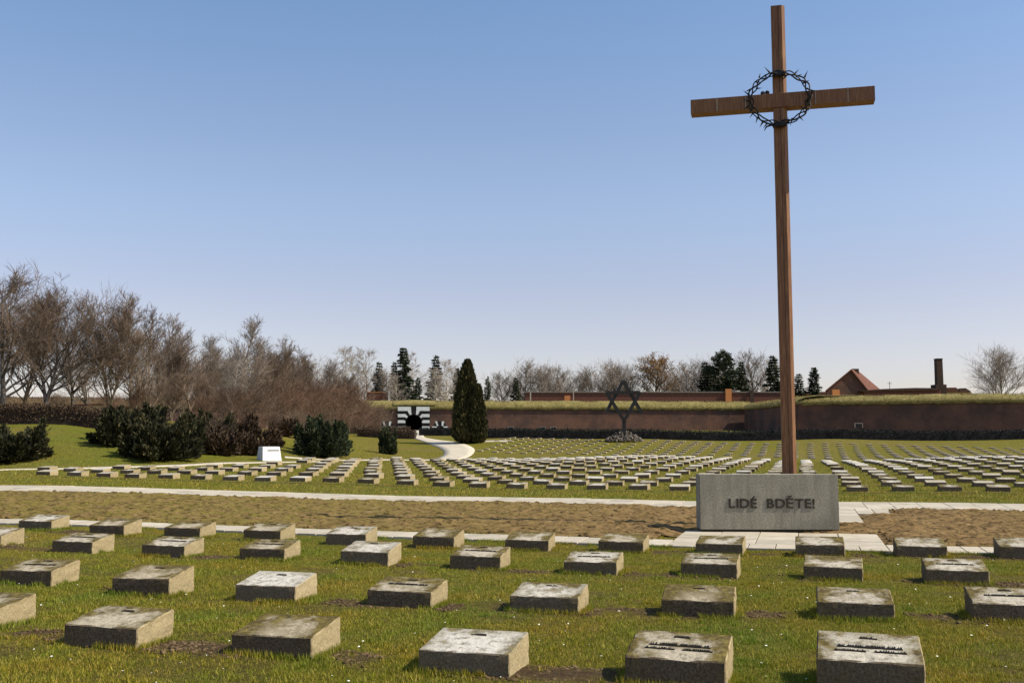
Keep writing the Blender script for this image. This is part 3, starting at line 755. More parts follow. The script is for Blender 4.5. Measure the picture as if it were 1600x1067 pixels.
for su, sv in stone_uv: ins_ |= (np.abs(u_ - su) < 0.33) & (v_ > sv - 0.02) & (v_ < sv + 0.46)
k = (s > 0.45) & ~ins_; x, y = x[k], y[k]
lumps('soil_crumbs', np.stack([x, y, G(x, y) + 0.008], -1), 0.006, 0.022, M['clod'], 'brown soil crumbs in the gaps between the near grave blocks', 'soil')
x, y, keep = near_sampler(420); x, y = x[keep], y[keep]
fl = []; ff = []
for (a_, b_) in zip(x, y):
    r0 = rnd.uniform(0.004, 0.010); z0 = g1(a_, b_) + rnd.uniform(0.02, 0.04); b0 = len(fl); tl_ = rnd.uniform(-.5, .5)
    fl.append((a_, b_, z0 + 0.003))
    for q in range(6): an = q * math.pi / 3; fl.append((a_ + r0 * math.cos(an), b_ + r0 * math.sin(an), z0 + tl_ * r0 * math.sin(an)))
    for q in range(6): ff.append((b0, b0 + 1 + q, b0 + 1 + (q + 1) % 6))
tag(link('daisies', mesh_np('daisies', fl, ff, M['daisy'])), 'tiny white daisies scattered in the near lawn', 'flowers', kind='stuff')

# ------------------------------------------------------------------ inscribed granite block
bp = at(1203, 832, 17.5); BZ = g1(bp.x, bp.y)
ib_scale = 0.955
ib = tag(empty('memorial_block', (bp.x, bp.y, BZ), R(-2.2)), 'wide grey granite block with dark raised lettering before the tall cross', 'memorial')
bm = bmesh.new(); add_box(bm, -1.12, 1.12, 0.05, 0.42, -0.1, 0.075); link('plinth', bm_mesh('plinth', bm, M['plinth']), ib)
bm = bmesh.new(); add_box(bm, -1.15, 1.15, 0, 0.47, 0.075, 0.985); bmesh.ops.bevel(bm, geom=bm.edges[:], offset=0.006, segments=2, affect='EDGES')
link('slab', bm_mesh('slab', bm, M['granite']), ib)
_dg = None
def letter(ch, size, mat, depth=0.01, sx=1.0, bold=0.006):
    cu_ = bpy.data.curves.new('letter', 'FONT'); cu_.body = ch; cu_.size = size; cu_.extrude = depth; cu_.offset = bold
    o = bpy.data.objects.new('letter', cu_); C.objects.link(o)
    dg = bpy.context.evaluated_depsgraph_get(); dg.update()
    me = bpy.data.meshes.new_from_object(o.evaluated_get(dg)); C.objects.unlink(o); bpy.data.objects.remove(o)
    me.transform(Matrix.Diagonal((sx, 1, 1, 1))); me.transform(Matrix.Rotation(math.pi / 2, 4, 'X'))
    me.materials.clear(); me.materials.append(mat); return me
def text_on(parent, text, cx, y, z, cap, width, mat, gap=0.02, space=0.16, depth=0.012, bold=0.008):
    ms = []; tot = 0
    for ch in text:
        if ch == ' ': ms.append(None); tot += space; continue
        me = letter(ch, cap / 0.70, mat, depth, 1.0, bold); xs = [v.co.x for v in me.vertices]; ms.append((me, min(xs), max(xs))); tot += max(xs) - min(xs) + gap
    tot -= gap; k = width / tot; x = cx - width / 2
    for m_ in ms:
        if m_ is None: x += space * k; continue
        me, a, b = m_; o = link('letter', me, parent, loc=(x - a * k, y, z)); o.scale = (k, 1, 1); x += (b - a + gap) * k
text_on(ib, 'LIDÉ BDĚTE!', 0.04, -0.007, 0.435, 0.15, 1.42, M['bronze'], gap=0.022, space=0.13, depth=0.0065, bold=0.0035)

# ------------------------------------------------------------------ tall wooden cross
PX = at(1233.5, 738, 18.35); CZ = g1(PX.x, PX.y)
top_z = at(1216.5, 13, 18.35).z; beam = at(1223, 160.5, 18.35)
cross = tag(empty('cross', (PX.x, PX.y, CZ), R(-13.8)), 'very tall brown timber cross standing behind the inscribed granite block', 'cross')
hw = 0.100
def beam_mesh(name, L0, L1, hw, hd, vertical, cham):
    bm = bmesh.new()
    prof = [(-hw, -hd), (hw - cham, -hd), (hw, -hd + cham), (hw, hd), (-hw, hd)]
    if vertical:
        a = [bm.verts.new((x, y, L0)) for x, y in prof]; b = [bm.verts.new((x, y, L1)) for x, y in prof]
    else:
        a = [bm.verts.new((L0, y, x)) for x, y in prof]; b = [bm.verts.new((L1, y, x)) for x, y in prof]
    n = len(prof)
    for i in range(n): bm.faces.new((a[i], a[(i + 1) % n], b[(i + 1) % n], b[i]))
    bm.faces.new(a[::-1]); bm.faces.new(b); bmesh.ops.recalc_face_normals(bm, faces=bm.faces[:])
    return bm_mesh(name, bm, M['wood'])
H = top_z - CZ; bzc = beam.z - CZ
po = link('post', beam_mesh('post', -0.1, H, hw + 0.022, 0.125, True, 0.055), cross)
bx0 = (1223 - 1079.5) / F * 18.7 / math.cos(R(13.8)) * 0.935; bx1 = (1367 - 1223) / F * 18.4 / math.cos(R(13.8)) * 0.965
bw = link('crossbeam', beam_mesh('crossbeam', -bx0, bx1, 0.128, 0.14, False, 0.004), cross, loc=(0.0, -0.012, bzc))
# grooves where the planks of the crossbeam are jointed, metal straps
for xx in (-bx0 * 0.70, -bx0 * 0.38, bx1 * 0.38, bx1 * 0.72):
    bm = bmesh.new(); add_box(bm, xx - 0.006, xx + 0.006, -0.158, -0.14, bzc - 0.131, bzc + 0.131)
    link('joint_strip', bm_mesh('joint_strip', bm, M['bark_pale']), cross)
bm = bmesh.new(); add_box(bm, -0.004, 0.004, -0.1275, -0.118, 0, H - 0.02); link('seam', bm_mesh('seam', bm, M['bronze']), cross)

def tube(pts, rad, sides=5, closed=False):
    """list of points + radii -> verts, faces(quads)"""
    pts = [Vector(p) for p in pts]; n = len(pts); vs = []; fs = []
    up = Vector((0.13, 0.31, 0.94))
    for i, p in enumerate(pts):
        a = pts[(i - 1) % n] if (closed or i) else pts[0]; b = pts[(i + 1) % n] if (closed or i < n - 1) else pts[-1]
        d = (b - a).normalized(); s = d.cross(up)
        if s.length < 1e-3: s = d.cross(Vector((1, 0, 0)))
        s.normalize(); t_ = s.cross(d)
        r = rad[i] if hasattr(rad, '__len__') else rad
        for k in range(sides): an = 2 * math.pi * k / sides; vs.append(p + (s * math.cos(an) + t_ * math.sin(an)) * r)
    m = n if closed else n - 1
    for i in range(m):
        for k in range(sides):
            a = i * sides + k; b = i * sides + (k + 1) % sides; c = ((i + 1) % n) * sides; fs.append((a, b, c + (k + 1) % sides, c + k))
    return vs, fs
# crown of thorns
cr = tag(empty('thorn_wreath', (PX.x, PX.y, CZ + bzc + 0.02), R(-13.8)), 'black iron crown of thorns hung round the meeting point of the tall cross', 'wreath')
rr = random.Random(5)
for s in range(3):
    pts = []; ph = s * 2.1; NN = 72
    for i in range(NN):
        a = 2 * math.pi * i / NN; r = 0.505 + 0.042 * math.cos(5 * a + ph) + 0.012 * math.sin(11 * a + s)
        pts.append((r * math.cos(a) * 1.02, -0.19 + 0.045 * math.sin(5 * a + ph), r * math.sin(a) * 0.92))
    vs, fs = tube(pts, 0.011 + 0.002 * s, 6, True)
    link('twisted_stem', mesh_np('twisted_stem', vs, fs, M['iron'], True), cr)
for i in range(34):
    a = 2 * math.pi * (i + rr.uniform(-.3, .3)) / 34; r = 0.51 + rr.uniform(-.05, .05)
    p0 = Vector((r * math.cos(a) * 1.02, -0.19 + rr.uniform(-.03, .03), r * math.sin(a) * 0.92))
    out = Vector((math.cos(a + rr.uniform(-.9, .9)), rr.uniform(-.4, .3), math.sin(a + rr.uniform(-.9, .9)))).normalized()
    if rr.random() < .25: out = -out
    L = rr.uniform(0.09, 0.15)
    vs, fs = tube([p0, p0 + out * L * 0.35, p0 + out * L], [0.020, 0.013, 0.001], 5)
    link('thorn', mesh_np('thorn', vs, fs, M['iron']), cr)
vs, fs = tube([(-0.05, -0.2, -0.46), (-0.16, -0.21, -0.49), (-0.25, -0.22, -0.52), (-0.29, -0.22, -0.59)], [0.024, 0.02, 0.015, 0.006], 6)
link('loose_stem', mesh_np('loose_stem', vs, fs, M['iron'], True), cr)
for dx in (-0.22, -0.30):
    bm = bmesh.new(); bmesh.ops.create_icosphere(bm, subdivisions=2, radius=0.042, matrix=Matrix.Translation((dx, -0.1, 0.14 + (dx + .3) * .1)))
    link('bud', bm_mesh('bud', bm, M['iron'], True), cr)
for zz in (0.46, -0.48):
    bm = bmesh.new(); add_box(bm, -0.10, 0.10, -0.235, -0.15, zz - 0.05, zz + 0.04); bmesh.ops.bevel(bm, geom=bm.edges[:], offset=0.015, segments=2, affect='EDGES')
    link('clamp', bm_mesh('clamp', bm, M['iron']), cr)

# ------------------------------------------------------------------ star of david on its rubble pile
SY = 93.0; s0 = at(975, 686, SY); sg = g1(s0.x, s0.y); sm = SY / F
star = tag(empty('star_monument', (s0.x, s0.y, sg)), 'dark six pointed star on a post above the heap of rubble', 'monument')
def sp_(px, py): q = at(px, py, SY); return Vector((q.x - s0.x, 0, q.z - sg))
def bar(a, b, w=0.2, dpt=0.28, off=0.0):
    d = (b - a); L = d.length; d.normalize(); nrm = Vector((-d.z, 0, d.x)); bm = bmesh.new()
    c = [a - nrm * w / 2, b - nrm * w / 2, b + nrm * w / 2, a + nrm * w / 2]
    add_prism(bm, [(p.x, p.z) for p in c], -dpt / 2 + off, dpt / 2 + off); return bm_mesh('bar', bm, M['iron'])
for k, (a, b) in enumerate((((973.5, 595), (947, 644.5)), ((973.5, 595), (1003, 646)), ((948, 645), (1002, 645)))):
    if k < 2: link('bar', bar(sp_(*a), sp_(*b), 0.29, 0.34, 0.02 + .01 * k), star)
for k, (a, b) in enumerate((((946, 613.5), (1000, 613)), ((947, 613), (975, 657)), ((1000, 613), (975, 657)))):
    link('bar', bar(sp_(*a), sp_(*b), 0.29, 0.34, -0.05 + .012 * k), star)
link('bar', bar(sp_(951, 642.5), sp_(999, 643.5), 0.2, 0.3, 0.05), star)
link('post', bar(sp_(975, 654), sp_(975, 688), 0.32, 0.3), star)
pile = tag(empty('rubble_heap', (s0.x, s0.y - 0.0, sg)), 'heap of broken stones piled round the post of the star', 'stone heap')
rk = []
for s in range(5):
    bm = bmesh.new(); bmesh.ops.create_icosphere(bm, subdivisions=1, radius=1.0); r = random.Random(s)
    for v_ in bm.verts: v_.co *= r.uniform(0.7, 1.2)
    rk.append(bm_mesh('stone', bm, M['rubble']))
for i in range(290):
    a = rr.uniform(0, 2 * math.pi); q = math.sqrt(rr.random()); rx = 1.70 * q * math.cos(a) ; ry = 1.5 * q * math.sin(a)
    hz = 0.95 * (1 - q ** 1.7) * rr.uniform(0.45, 1)
    o = link('stone', rk[i % 5], pile, loc=(rx, ry, hz)); s = rr.uniform(0.07, 0.17); o.scale = (s * 1.2, s, s * 0.8); o.rotation_euler = (rr.uniform(0, 6), rr.uniform(0, 6), rr.uniform(0, 6))

# ------------------------------------------------------------------ pale inscribed sign stone
q0 = ground_hit(425, 720, 54); 
sgn = tag(empty('sign_stone', q0, R(38)), 'small white wedge shaped stone sign beside the side path', 'sign')
bm = bmesh.new(); vs = add_box(bm, -0.53, 0.53, -0.05, 0.75, -0.1, 0.72)
for v_ in bm.verts:
    if v_.co.z > 0.3: v_.co.x *= 0.88; v_.co.y = 0.12 if v_.co.y < 0.3 else 0.62
bmesh.ops.bevel(bm, geom=bm.edges[:], offset=0.012, segments=1, affect='EDGES'); link('stone', bm_mesh('stone', bm, M['white_stone']), sgn)
r = random.Random(3); bm = bmesh.new(); x = -0.22
while x < 0.36:
    w_ = r.uniform(0.03, 0.05); add_box(bm, x, x + w_, 0.0, 0.03, 0.50, 0.56, None); x += w_ + 0.014
for v_ in bm.verts: v_.co.y += 0.085 * 1 - 0.012 + (v_.co.z - 0.53) * 0.2
link('inscription', bm_mesh('inscription', bm, M['bronze']), sgn)

# ------------------------------------------------------------------ plants
def grow(seed, h, spread=0.35, lean=0.0, n1=13, n2=8, n3=7, n4=4, clear=0.22, upward=0.6, tr=0.16, fork=False, tw=0.010, droop=0.0):
    """a leafless tree: trunk with limbs (mesh 1) and its fine twigs (mesh 2)"""
    r = random.Random(seed); TV, TF, WV, WF = [], [], [], []
    def addt(pts, rad, sides, V_, F_):
        vs, fs = tube(pts, rad, sides); b = len(V_); V_.extend(vs); F_.extend([tuple(i + b for i in f) for f in fs])
    def wander(p, d, L, seg, jit, up):
        pts = [p]; d = d.normalized()
        for i in range(seg):
            d = (d + Vector((r.gauss(0, jit), r.gauss(0, jit), r.gauss(0, jit) + up))).normalized(); pts.append(pts[-1] + d * L / seg)
        return pts
    def pick(pts, t): 
        f = t * (len(pts) - 1); i = min(int(f), len(pts) - 2); return pts[i].lerp(pts[i + 1], f - i), (pts[i + 1] - pts[i]).normalized()
    def side_dir(d, ang):
        a = d.orthogonal().normalized(); b = d.cross(a); t_ = r.uniform(0, 2 * math.pi)
        return (d * math.cos(ang) + (a * math.cos(t_) + b * math.sin(t_)) * math.sin(ang)).normalized()
    trunks = []
    d0 = Vector((lean, r.gauss(0, .03), 1))
    if fork:
        st = wander(Vector((0, 0, -0.2)), d0, h * clear, 3, 0.03, 0); addt(st, [tr * 1.3, tr * 1.1, tr, tr], 7, TV, TF)
        for k in range(r.choice((2, 3))):
            tp = wander(st[-1], side_dir(d0.normalized(), r.uniform(.15, .4)), h * (1 - clear) * r.uniform(.85, 1), 9, 0.06, 0.06); trunks.append((tp, tr * .75, 0.05))
    else:
        tp = wander(Vector((0, 0, -0.2)), d0, h, 12, 0.035, 0.02); trunks.append((tp, tr * 1.2, clear))
    for (tp, r0, c0) in trunks:
        addt(tp, [r0 * (1 - 0.93 * i / (len(tp) - 1)) for i in range(len(tp))], 7, TV, TF)
        nn = n1 if len(trunks) == 1 else max(4, int(n1 * 0.6))
        for i in range(nn):
            t = c0 + (0.97 - c0) * (i + r.random() * .8) / nn; p, d = pick(tp, t)
            L = h * spread * (1.15 - t) * r.uniform(.75, 1.25) + 0.06 * h
            dd = side_dir(d, r.uniform(.6, 1.1)); dd.z = abs(dd.z) * .5 + upward * 0.6
            lp = wander(p, dd, L, 6, 0.08, upward * 0.10 - droop); rr0 = r0 * (1 - .9 * t) * 0.55 + 0.008
            addt(lp, [rr0 * (1 - .85 * k / 6) for k in range(7)], 5, TV, TF)
            for j in range(n2):
                t2 = .2 + .8 * (j + r.random()) / n2; p2, d2 = pick(lp, min(t2, .99)); L2 = L * r.uniform(.35, .75)
                bp_ = wander(p2, side_dir(d2, r.uniform(.5, 1.1)) + Vector((0, 0, upward * .25)), L2, 4, .09, upward * .08 - droop); rb = rr0 * .42 * (1 - .5 * t2) + 0.004
                addt(bp_, [rb, rb * .8, rb * .6, rb * .45, rb * .3], 3, WV, WF)
                for q in range(n3):
                    p3, d3 = pick(bp_, min(.15 + .85 * r.random(), .99)); L3 = L2 * r.uniform(.35, .7)
                    tp3 = wander(p3, side_dir(d3, r.uniform(.35, 1.0)) + Vector((0, 0, upward * .25 - droop)), L3, 2, .12, upward * .05 - droop)
                    addt(tp3, [tw, tw * .75, tw * .35], 3, WV, WF)
                    for m_ in range(n4):
                        p4, d4 = pick(tp3, r.uniform(.2, .99)); e = p4 + (side_dir(d4, r.uniform(.3, .8)) + Vector((0, 0, upward * .2 - droop))) * L3 * r.uniform(.35, .6)
                        b = len(WV); s_ = d4.orthogonal().normalized() * tw * .55; WV.extend([p4 - s_, p4 + s_, e]); WF.append((b, b + 1, b + 2, b + 2))
    return TV, TF, WV, WF
def to_mesh(name, V_, F_, mat, smooth=True):
    me = bpy.data.meshes.new(name); me.from_pydata([tuple(v) for v in V_], [], [tuple(dict.fromkeys(f)) for f in F_]); me.update()
    if smooth: me.polygons.foreach_set('use_smooth', [True] * len(me.polygons))
    me.materials.append(mat); return me
_protos = {}
def bare_proto(key, tm, wm, **kw):
    TV, TF, WV, WF = grow(**kw); _protos[key] = (to_mesh('trunk', TV, TF, M[tm]), to_mesh('crown', WV, WF, M[wm], False), float(np.percentile([v.z for v in WV], 99.7)))
for i in range(3): bare_proto('broad%d' % i, 'bark_grey', 'twig_brown', seed=i + 3, h=10, spread=0.42, n1=24, n2=9, n3=7, n4=4, clear=.16, upward=.55, tr=.17, tw=.0125, fork=(i == 1), lean=(0, .1, .05)[i])
for i in range(3): bare_proto('upright%d' % i, 'bark', 'twig_brown', seed=i + 30, h=10, spread=0.26, n1=30, n2=8, n3=7, n4=4, clear=.10, upward=1.0, tr=.12, tw=.013, fork=(i != 0))
for i in range(2): bare_proto('poplar%d' % i, 'bark', 'twig_grey', seed=i + 50, h=10, spread=0.24, n1=36, n2=7, n3=6, n4=4, clear=.12, upward=.9, tr=.11, tw=.013)
for i in range(2): bare_proto('birch%d' % i, 'bark_pale', 'twig_pale', seed=i + 60, h=12, spread=0.24, n1=18, n2=9, n3=8, n4=4, clear=.3, upward=.5, tr=.14, tw=.014, droop=.03)
for i in range(3): bare_proto('round%d' % i, 'bark_grey', 'twig_grey', seed=i + 70, h=10, spread=0.42, n1=24, n2=8, n3=7, n4=4, clear=.22, upward=.7, tr=.17, tw=.013, fork=(i == 2))
for i in range(3): bare_proto('thicket%d' % i, 'bark', ('twig_red', 'twig_brown', 'twig_red')[i], seed=i + 80, h=6, spread=0.55, n1=16, n2=8, n3=8, n4=5, clear=.02, upward=.8, tr=.05, fork=True, tw=.0095)
_tn = {}
def bare_tree(kind, px, py_base, top, Y, label, group, name='bare_tree', widen=1.0, base_z=None):
    tm, wm, h0 = _protos[kind]; p = at(px, 600, Y); z = g1(p.x, p.y) if base_z is None else base_z; tz = at(px, top, Y).z; s = (tz - z) / h0
    root = empty(name, (p.x, p.y, z), rnd.uniform(0, 6.28)); root.scale = (s * widen, s * widen, s)
    link('trunk', tm, root); link('crown', wm, root); tag(root, label, 'bush' if name == 'bare_shrub' else 'tree', group)
    return root

GL = 'bare trees along the left bank'
for a in (('broad0', 8, 0, 408, 60, 'tall bare tree at the left edge, its dark crown the highest on the left'),
          ('upright1', 38, 0, 455, 68, 'slim bare tree second from the left edge'),
          ('broad1', 72, 0, 440, 61, 'broad bare tree with a forked leaning trunk over the ochre wall end'),
          ('broad2', 116, 0, 500, 67, 'lower bare tree in front of the ochre wall'),
          ('broad2', -55, 0, 430, 62, 'bare tree whose crown reaches in from the left edge'),
          ('upright2', 172, 0, 456, 64, 'bare tree with pale upright top right of the gap in the tree line'),
          ('poplar0', 206, 0, 490, 70, 'thin bare tree rising behind the large dark juniper'),
          ('upright0', 236, 0, 478, 76, 'bare tree with many upright twigs above the juniper, left one'),
          ('poplar1', 268, 0, 487, 80, 'bare tree with many upright twigs above the juniper, right one'),
          ('upright1', 300, 0, 508, 80, 'bare tree between the juniper group and the pointed tall tree'),
          ('poplar0', 332, 0, 525, 88, 'low bare tree just left of the pointed tall tree'),
          ('poplar1', 371, 0, 494, 84, 'bare tree with a pointed top standing above its neighbours'),
          ('upright2', 405, 0, 530, 92, 'bare tree just right of the pointed tall tree'),
          ('upright0', 440, 0, 524, 100, 'bare tree above the white stone sign'),
          ('upright1', 474, 0, 545, 108, 'bare tree right of the one above the white sign'),
          ('round0', 505, 0, 556, 118, 'last tall bare tree before the brick wall begins'),
          ('upright2', 350, 0, 545, 104, 'bare tree half hidden behind the pointed tree, left'),
          ('upright0', 422, 0, 548, 110, 'bare tree half hidden behind the pointed tree, right'),
          ('upright1', 285, 0, 530, 96, 'bare tree half hidden behind the juniper trees'),
          ('round1', 140, 0, 540, 92, 'distant bare tree in the gap of the tree line'),
          ('upright0', 458, 0, 556, 122, 'small distant bare tree right of the white sign'),
          ('upright2', 535, 0, 590, 118, 'short bare tree with pale trunk beside the brick wall'),
          ('birch0', 363, 0, 560, 72, 'thin tree with a pale lit trunk rising from the brown thicket')):
    bare_tree(a[0], a[1], a[2], a[3], a[4], a[5], GL, widen=1.15)
GS = 'brown thicket shrubs on the left bank'
TH_ = [(330, 612, 66), (300, 640, 62), (355, 600, 64), (385, 590, 66), (412, 602, 70), (432, 590, 76), (455, 600, 82), (478, 590, 88), (500, 598, 94), (520, 600, 98), (545, 590, 106), (562, 612, 108), (372, 635, 59), (400, 640, 61),
       (345, 650, 57), (425, 640, 68), (318, 585, 76), (270, 585, 74), (590, 632, 118), (500, 635, 90), (470, 640, 80), (535, 638, 100), (240, 590, 72), (205, 600, 70), (170, 610, 66), (-10, 600, 66), (90, 612, 72), (322, 560, 90), (352, 552, 94), (392, 560, 88), (418, 555, 98), (446, 562, 100), (470, 560, 106), (492, 572, 108), (516, 578, 114), (540, 600, 112), (285, 560, 84), (255, 560, 80), (225, 580, 78)]
young = [q for q in TH_ if q[1] <= 586]; TH_ = [q for q in TH_ if q[1] > 586]
for i, (x, tp, Y) in enumerate(sorted(young)):
    bare_tree(('upright0', 'poplar1', 'upright1', 'poplar0', 'upright2')[i % 5], x, 0, tp - 8, Y, 'slender young bare tree standing in the brown thicket, %s from the left' % ordn(i + 1), 'slender young trees in the thicket', widen=1.2)
for i, (x, tp, Y) in enumerate(sorted(TH_)):
    bare_tree('thicket%d' % (i % 3), x, 0, tp, Y, '%s leafless thicket bush, %s from the left along the bank' % (('reddish brown', 'brown', 'dark reddish')[i % 3], ordn(i + 1)), GS, 'bare_shrub', widen=1.15)

WZ = 5.0
GF = 'trees beyond the fortress wall'
for a in (('birch0', 541, 542, 232, 'pale birch at the left end of the far tree line'), ('birch1', 573, 545, 236, 'pale birch right of the leftmost birch, over the red fence'),
          ('birch1', 648, 548, 235, 'thin pale birch just right of the tallest spruce'), ('birch0', 700, 562, 226, 'pale bare tree between the spruce and the columnar thuja'),
          ('round0', 608, 572, 230, 'bare tree with pale forked stems left of the tallest spruce'), ('birch1', 622, 585, 222, 'small pale tree among the spruces'),
          ('birch0', 683, 575, 218, 'pale forked tree standing before the second spruce'),
          ('round1', 789, 580, 242, 'low bare tree at the left foot of the round crowned group'), ('round0', 818, 560, 246, 'bare round crowned tree right of the columnar thuja'),
          ('round2', 845, 568, 240, 'bare round crowned tree left of the star'), ('round1', 884, 570, 244, 'dark bare tree left of the star'),
          ('round0', 928, 568, 246, 'bare round tree behind the left side of the star'), ('round2', 962, 562, 250, 'bare round tree right behind the star'),
          ('round1', 988, 568, 252, 'bare round tree between the star and the brown leaved oak'), ('round0', 1076, 562, 250, 'bare tree left of the dark pines'),
          ('round2', 1098, 560, 246, 'bare tree close before the dark pines'), ('round1', 1186, 545, 246, 'tall bare tree left of the cross post'), ('round0', 1055, 585, 256, 'low bare tree right of the brown leaved oak'),
          ('round2', 1142, 580, 252, 'bare tree hidden behind the dark pines'), ('birch0', 1205, 560, 252, 'bare pale tree beside the cross post'), ('round0', 905, 580, 256, 'bare tree between the two round ones left of the star')):
    bare_tree(a[0], a[1], 0, a[2], a[3], a[4], GF, widen=1.15, base_z=WZ)
bare_tree('round2', 1567, 0, 540, 200, 'lone pale bare tree at the right edge above the wall', None, widen=1.1, base_z=WZ)
C.objects[-1]
lone = [o for o in C.objects if o.get('label', '').startswith('lone pale')][0]
lone.children[1].data = lone.children[1].data.copy(); lone.children[1].data.materials.clear(); lone.children[1].data.materials.append(M['twig_pale'])

def cards(pos, dirs, L, Wd, shade):
    """leaf sprays: one thin kite per position along its direction"""
    n = len(pos); dirs = dirs / (np.linalg.norm(dirs, axis=1, keepdims=True) + 1e-9); rv = nrs.normal(0, 1, (n, 3)); s = np.cross(dirs, rv); s /= (np.linalg.norm(s, axis=1, keepdims=True) + 1e-9)
    v = np.empty((n, 4, 3)); L = L[:, None]; Wd = Wd[:, None]
    v[:, 0] = pos; v[:, 1] = pos + dirs * L * .5 + s * Wd * .5; v[:, 2] = pos + dirs * L; v[:, 3] = pos + dirs * L * .5 - s * Wd * .5
    return v.reshape(-1, 3), np.arange(4 * n).reshape(n, 4), np.repeat(shade, 4)
def card_mesh(name, mat, *sets):
    vs, fs, sh = [], [], []; b = 0
    for (v, f, s) in sets: vs.append(v); fs.append(f + b); sh.append(s); b += len(v)
    me = mesh_np(name, np.concatenate(vs), np.concatenate(fs), mat); vattr(me, 'shade', np.concatenate(sh)); return me
def spruce_proto(seed, h=14, base=2.6, whorls=26, pine=False):
    r = np.random.RandomState(seed); P, D, Ls = [], [], []
    TV, TF = tube([(0, 0, -.3), (0, 0, h * .5), (0, 0, h)], [.2, .12, .02], 6)
    for w in range(whorls):
        t = (w + .5) / whorls; z = h * (0.08 + .92 * t) if not pine else h * (.35 + .65 * t)
        if pine: Rr = base * math.sqrt(max(0.02, 1 - (2 * t - .75) ** 2 * .75)) * (0.7 + .5 * r.rand())
        else: Rr = base * (1 - t) ** .85 * (0.75 + .45 * r.rand()) + .15
        for b in range(7 if not pine else 8):
            a = r.uniform(0, 6.28); Rb = Rr * r.uniform(.65, 1.1); n = max(10, int(Rb * 46)); q = r.uniform(.1, 1, n) ** .8
            dz = -0.25 * q * Rb + .12 * q ** 2 * Rb if not pine else .15 * q * Rb
            P.append(np.stack([np.cos(a) * q * Rb, np.sin(a) * q * Rb, z + dz], -1) + r.normal(0, .07, (n, 3)) * (1 if not pine else 2.5))
            D.append(np.stack([np.cos(a) + r.normal(0, .7, n), np.sin(a) + r.normal(0, .7, n), r.normal(-.15 if not pine else .3, .35, n)], -1)); Ls.append(r.uniform(.28, .62, n))
    P = np.concatenate(P); D = np.concatenate(D); Ls = np.concatenate(Ls)
    return to_mesh('trunk', TV, TF, M['bark']), card_mesh('needles', M['needle'], cards(P, D, Ls, Ls * .42, r.beta(2, 3, len(P)))), h
_protos['spruce0'] = spruce_proto(1); _protos['spruce1'] = spruce_proto(2, base=2.2, whorls=22); _protos['spruce2'] = spruce_proto(3, base=3.0, whorls=24); _protos['pine'] = spruce_proto(4, h=12, base=3.0, whorls=11, pine=True)
def conifer(kind, px, top, Y, label, widen=1.0, base=None, group='dark conifers beyond the fortress wall'):
    tm, wm, h0 = _protos[kind]; p = at(px, 600, Y); z = WZ if base is None else g1(p.x, p.y); s = (at(px, top, Y).z - z) / h0
    root = empty('conifer', (p.x, p.y, z), rnd.uniform(0, 6.28)); root.scale = (s * widen, s * widen, s)
    link('trunk', tm, root); link('needles', wm, root); tag(root, label, 'tree', group)
for a in (('spruce0', 630, 543, 225, 'tallest dark spruce, just right of the birches', 1.05), ('spruce1', 592, 566, 232, 'dark spruce behind the red fence, left of the tallest', 1.1),
          ('spruce2', 616, 566, 236, 'spruce crowding the left side of the tallest one', 0.9), ('spruce2', 681, 556, 232, 'broad spruce midway between the tallest spruce and the thuja', 1.0),
          ('spruce0', 714, 575, 236, 'smaller spruce close behind the left side of the thuja', 1.0), ('spruce1', 762, 588, 214, 'slim lone spruce right of the columnar thuja', 0.9),
          ('spruce2', 653, 590, 214, 'small low spruce under the thin pale birch', 1.0), ('spruce1', 806, 590, 236, 'small dark spruce at the left end of the long red roof', 1.2),
          ('pine', 1130, 547, 236, 'big dark pine with a rounded head left of the cross post', 0.78), ('spruce1', 1102, 566, 240, 'spruce close left of the big pine', 1.2),
          ('spruce2', 1159, 565, 240, 'spruce close right of the big pine', 1.0), ('spruce2', 1208, 556, 232, 'dark spruce partly behind the cross post', 1.15),
          ('spruce0', 1272, 574, 218, 'small spruce right of the cross post, left of the gabled house', 1.3), ('spruce1', 1248, 584, 226, 'small dark spruce touching the right side of the cross post', 1.5)):
    conifer(*a)

# oak with dead leaves
tm, wm, h0 = _protos['round1']; p = at(1020, 600, 246); s = (at(1020, 560, 246).z - WZ) / 10.2
oak = tag(empty('oak_tree', (p.x, p.y, WZ), 1.0), 'round oak still holding its orange brown leaves, right of the star', 'tree'); oak.scale = (s * 1.25, s * 1.25, s)
link('trunk', tm, oak); link('crown', wm, oak)
co_ = np.array([v.co[:] for v in wm.vertices]); ii = nrs.randint(0, len(co_), 5200); lv = co_[ii] + nrs.normal(0, .12, (5200, 3))
link('leaves', card_mesh('leaves', M['oakleaf'], cards(lv, nrs.normal(0, 1, lv.shape), nrs.uniform(.12, .26, len(lv)), nrs.uniform(.08, .16, len(lv)), nrs.uniform(0, 1, len(lv)))), oak)

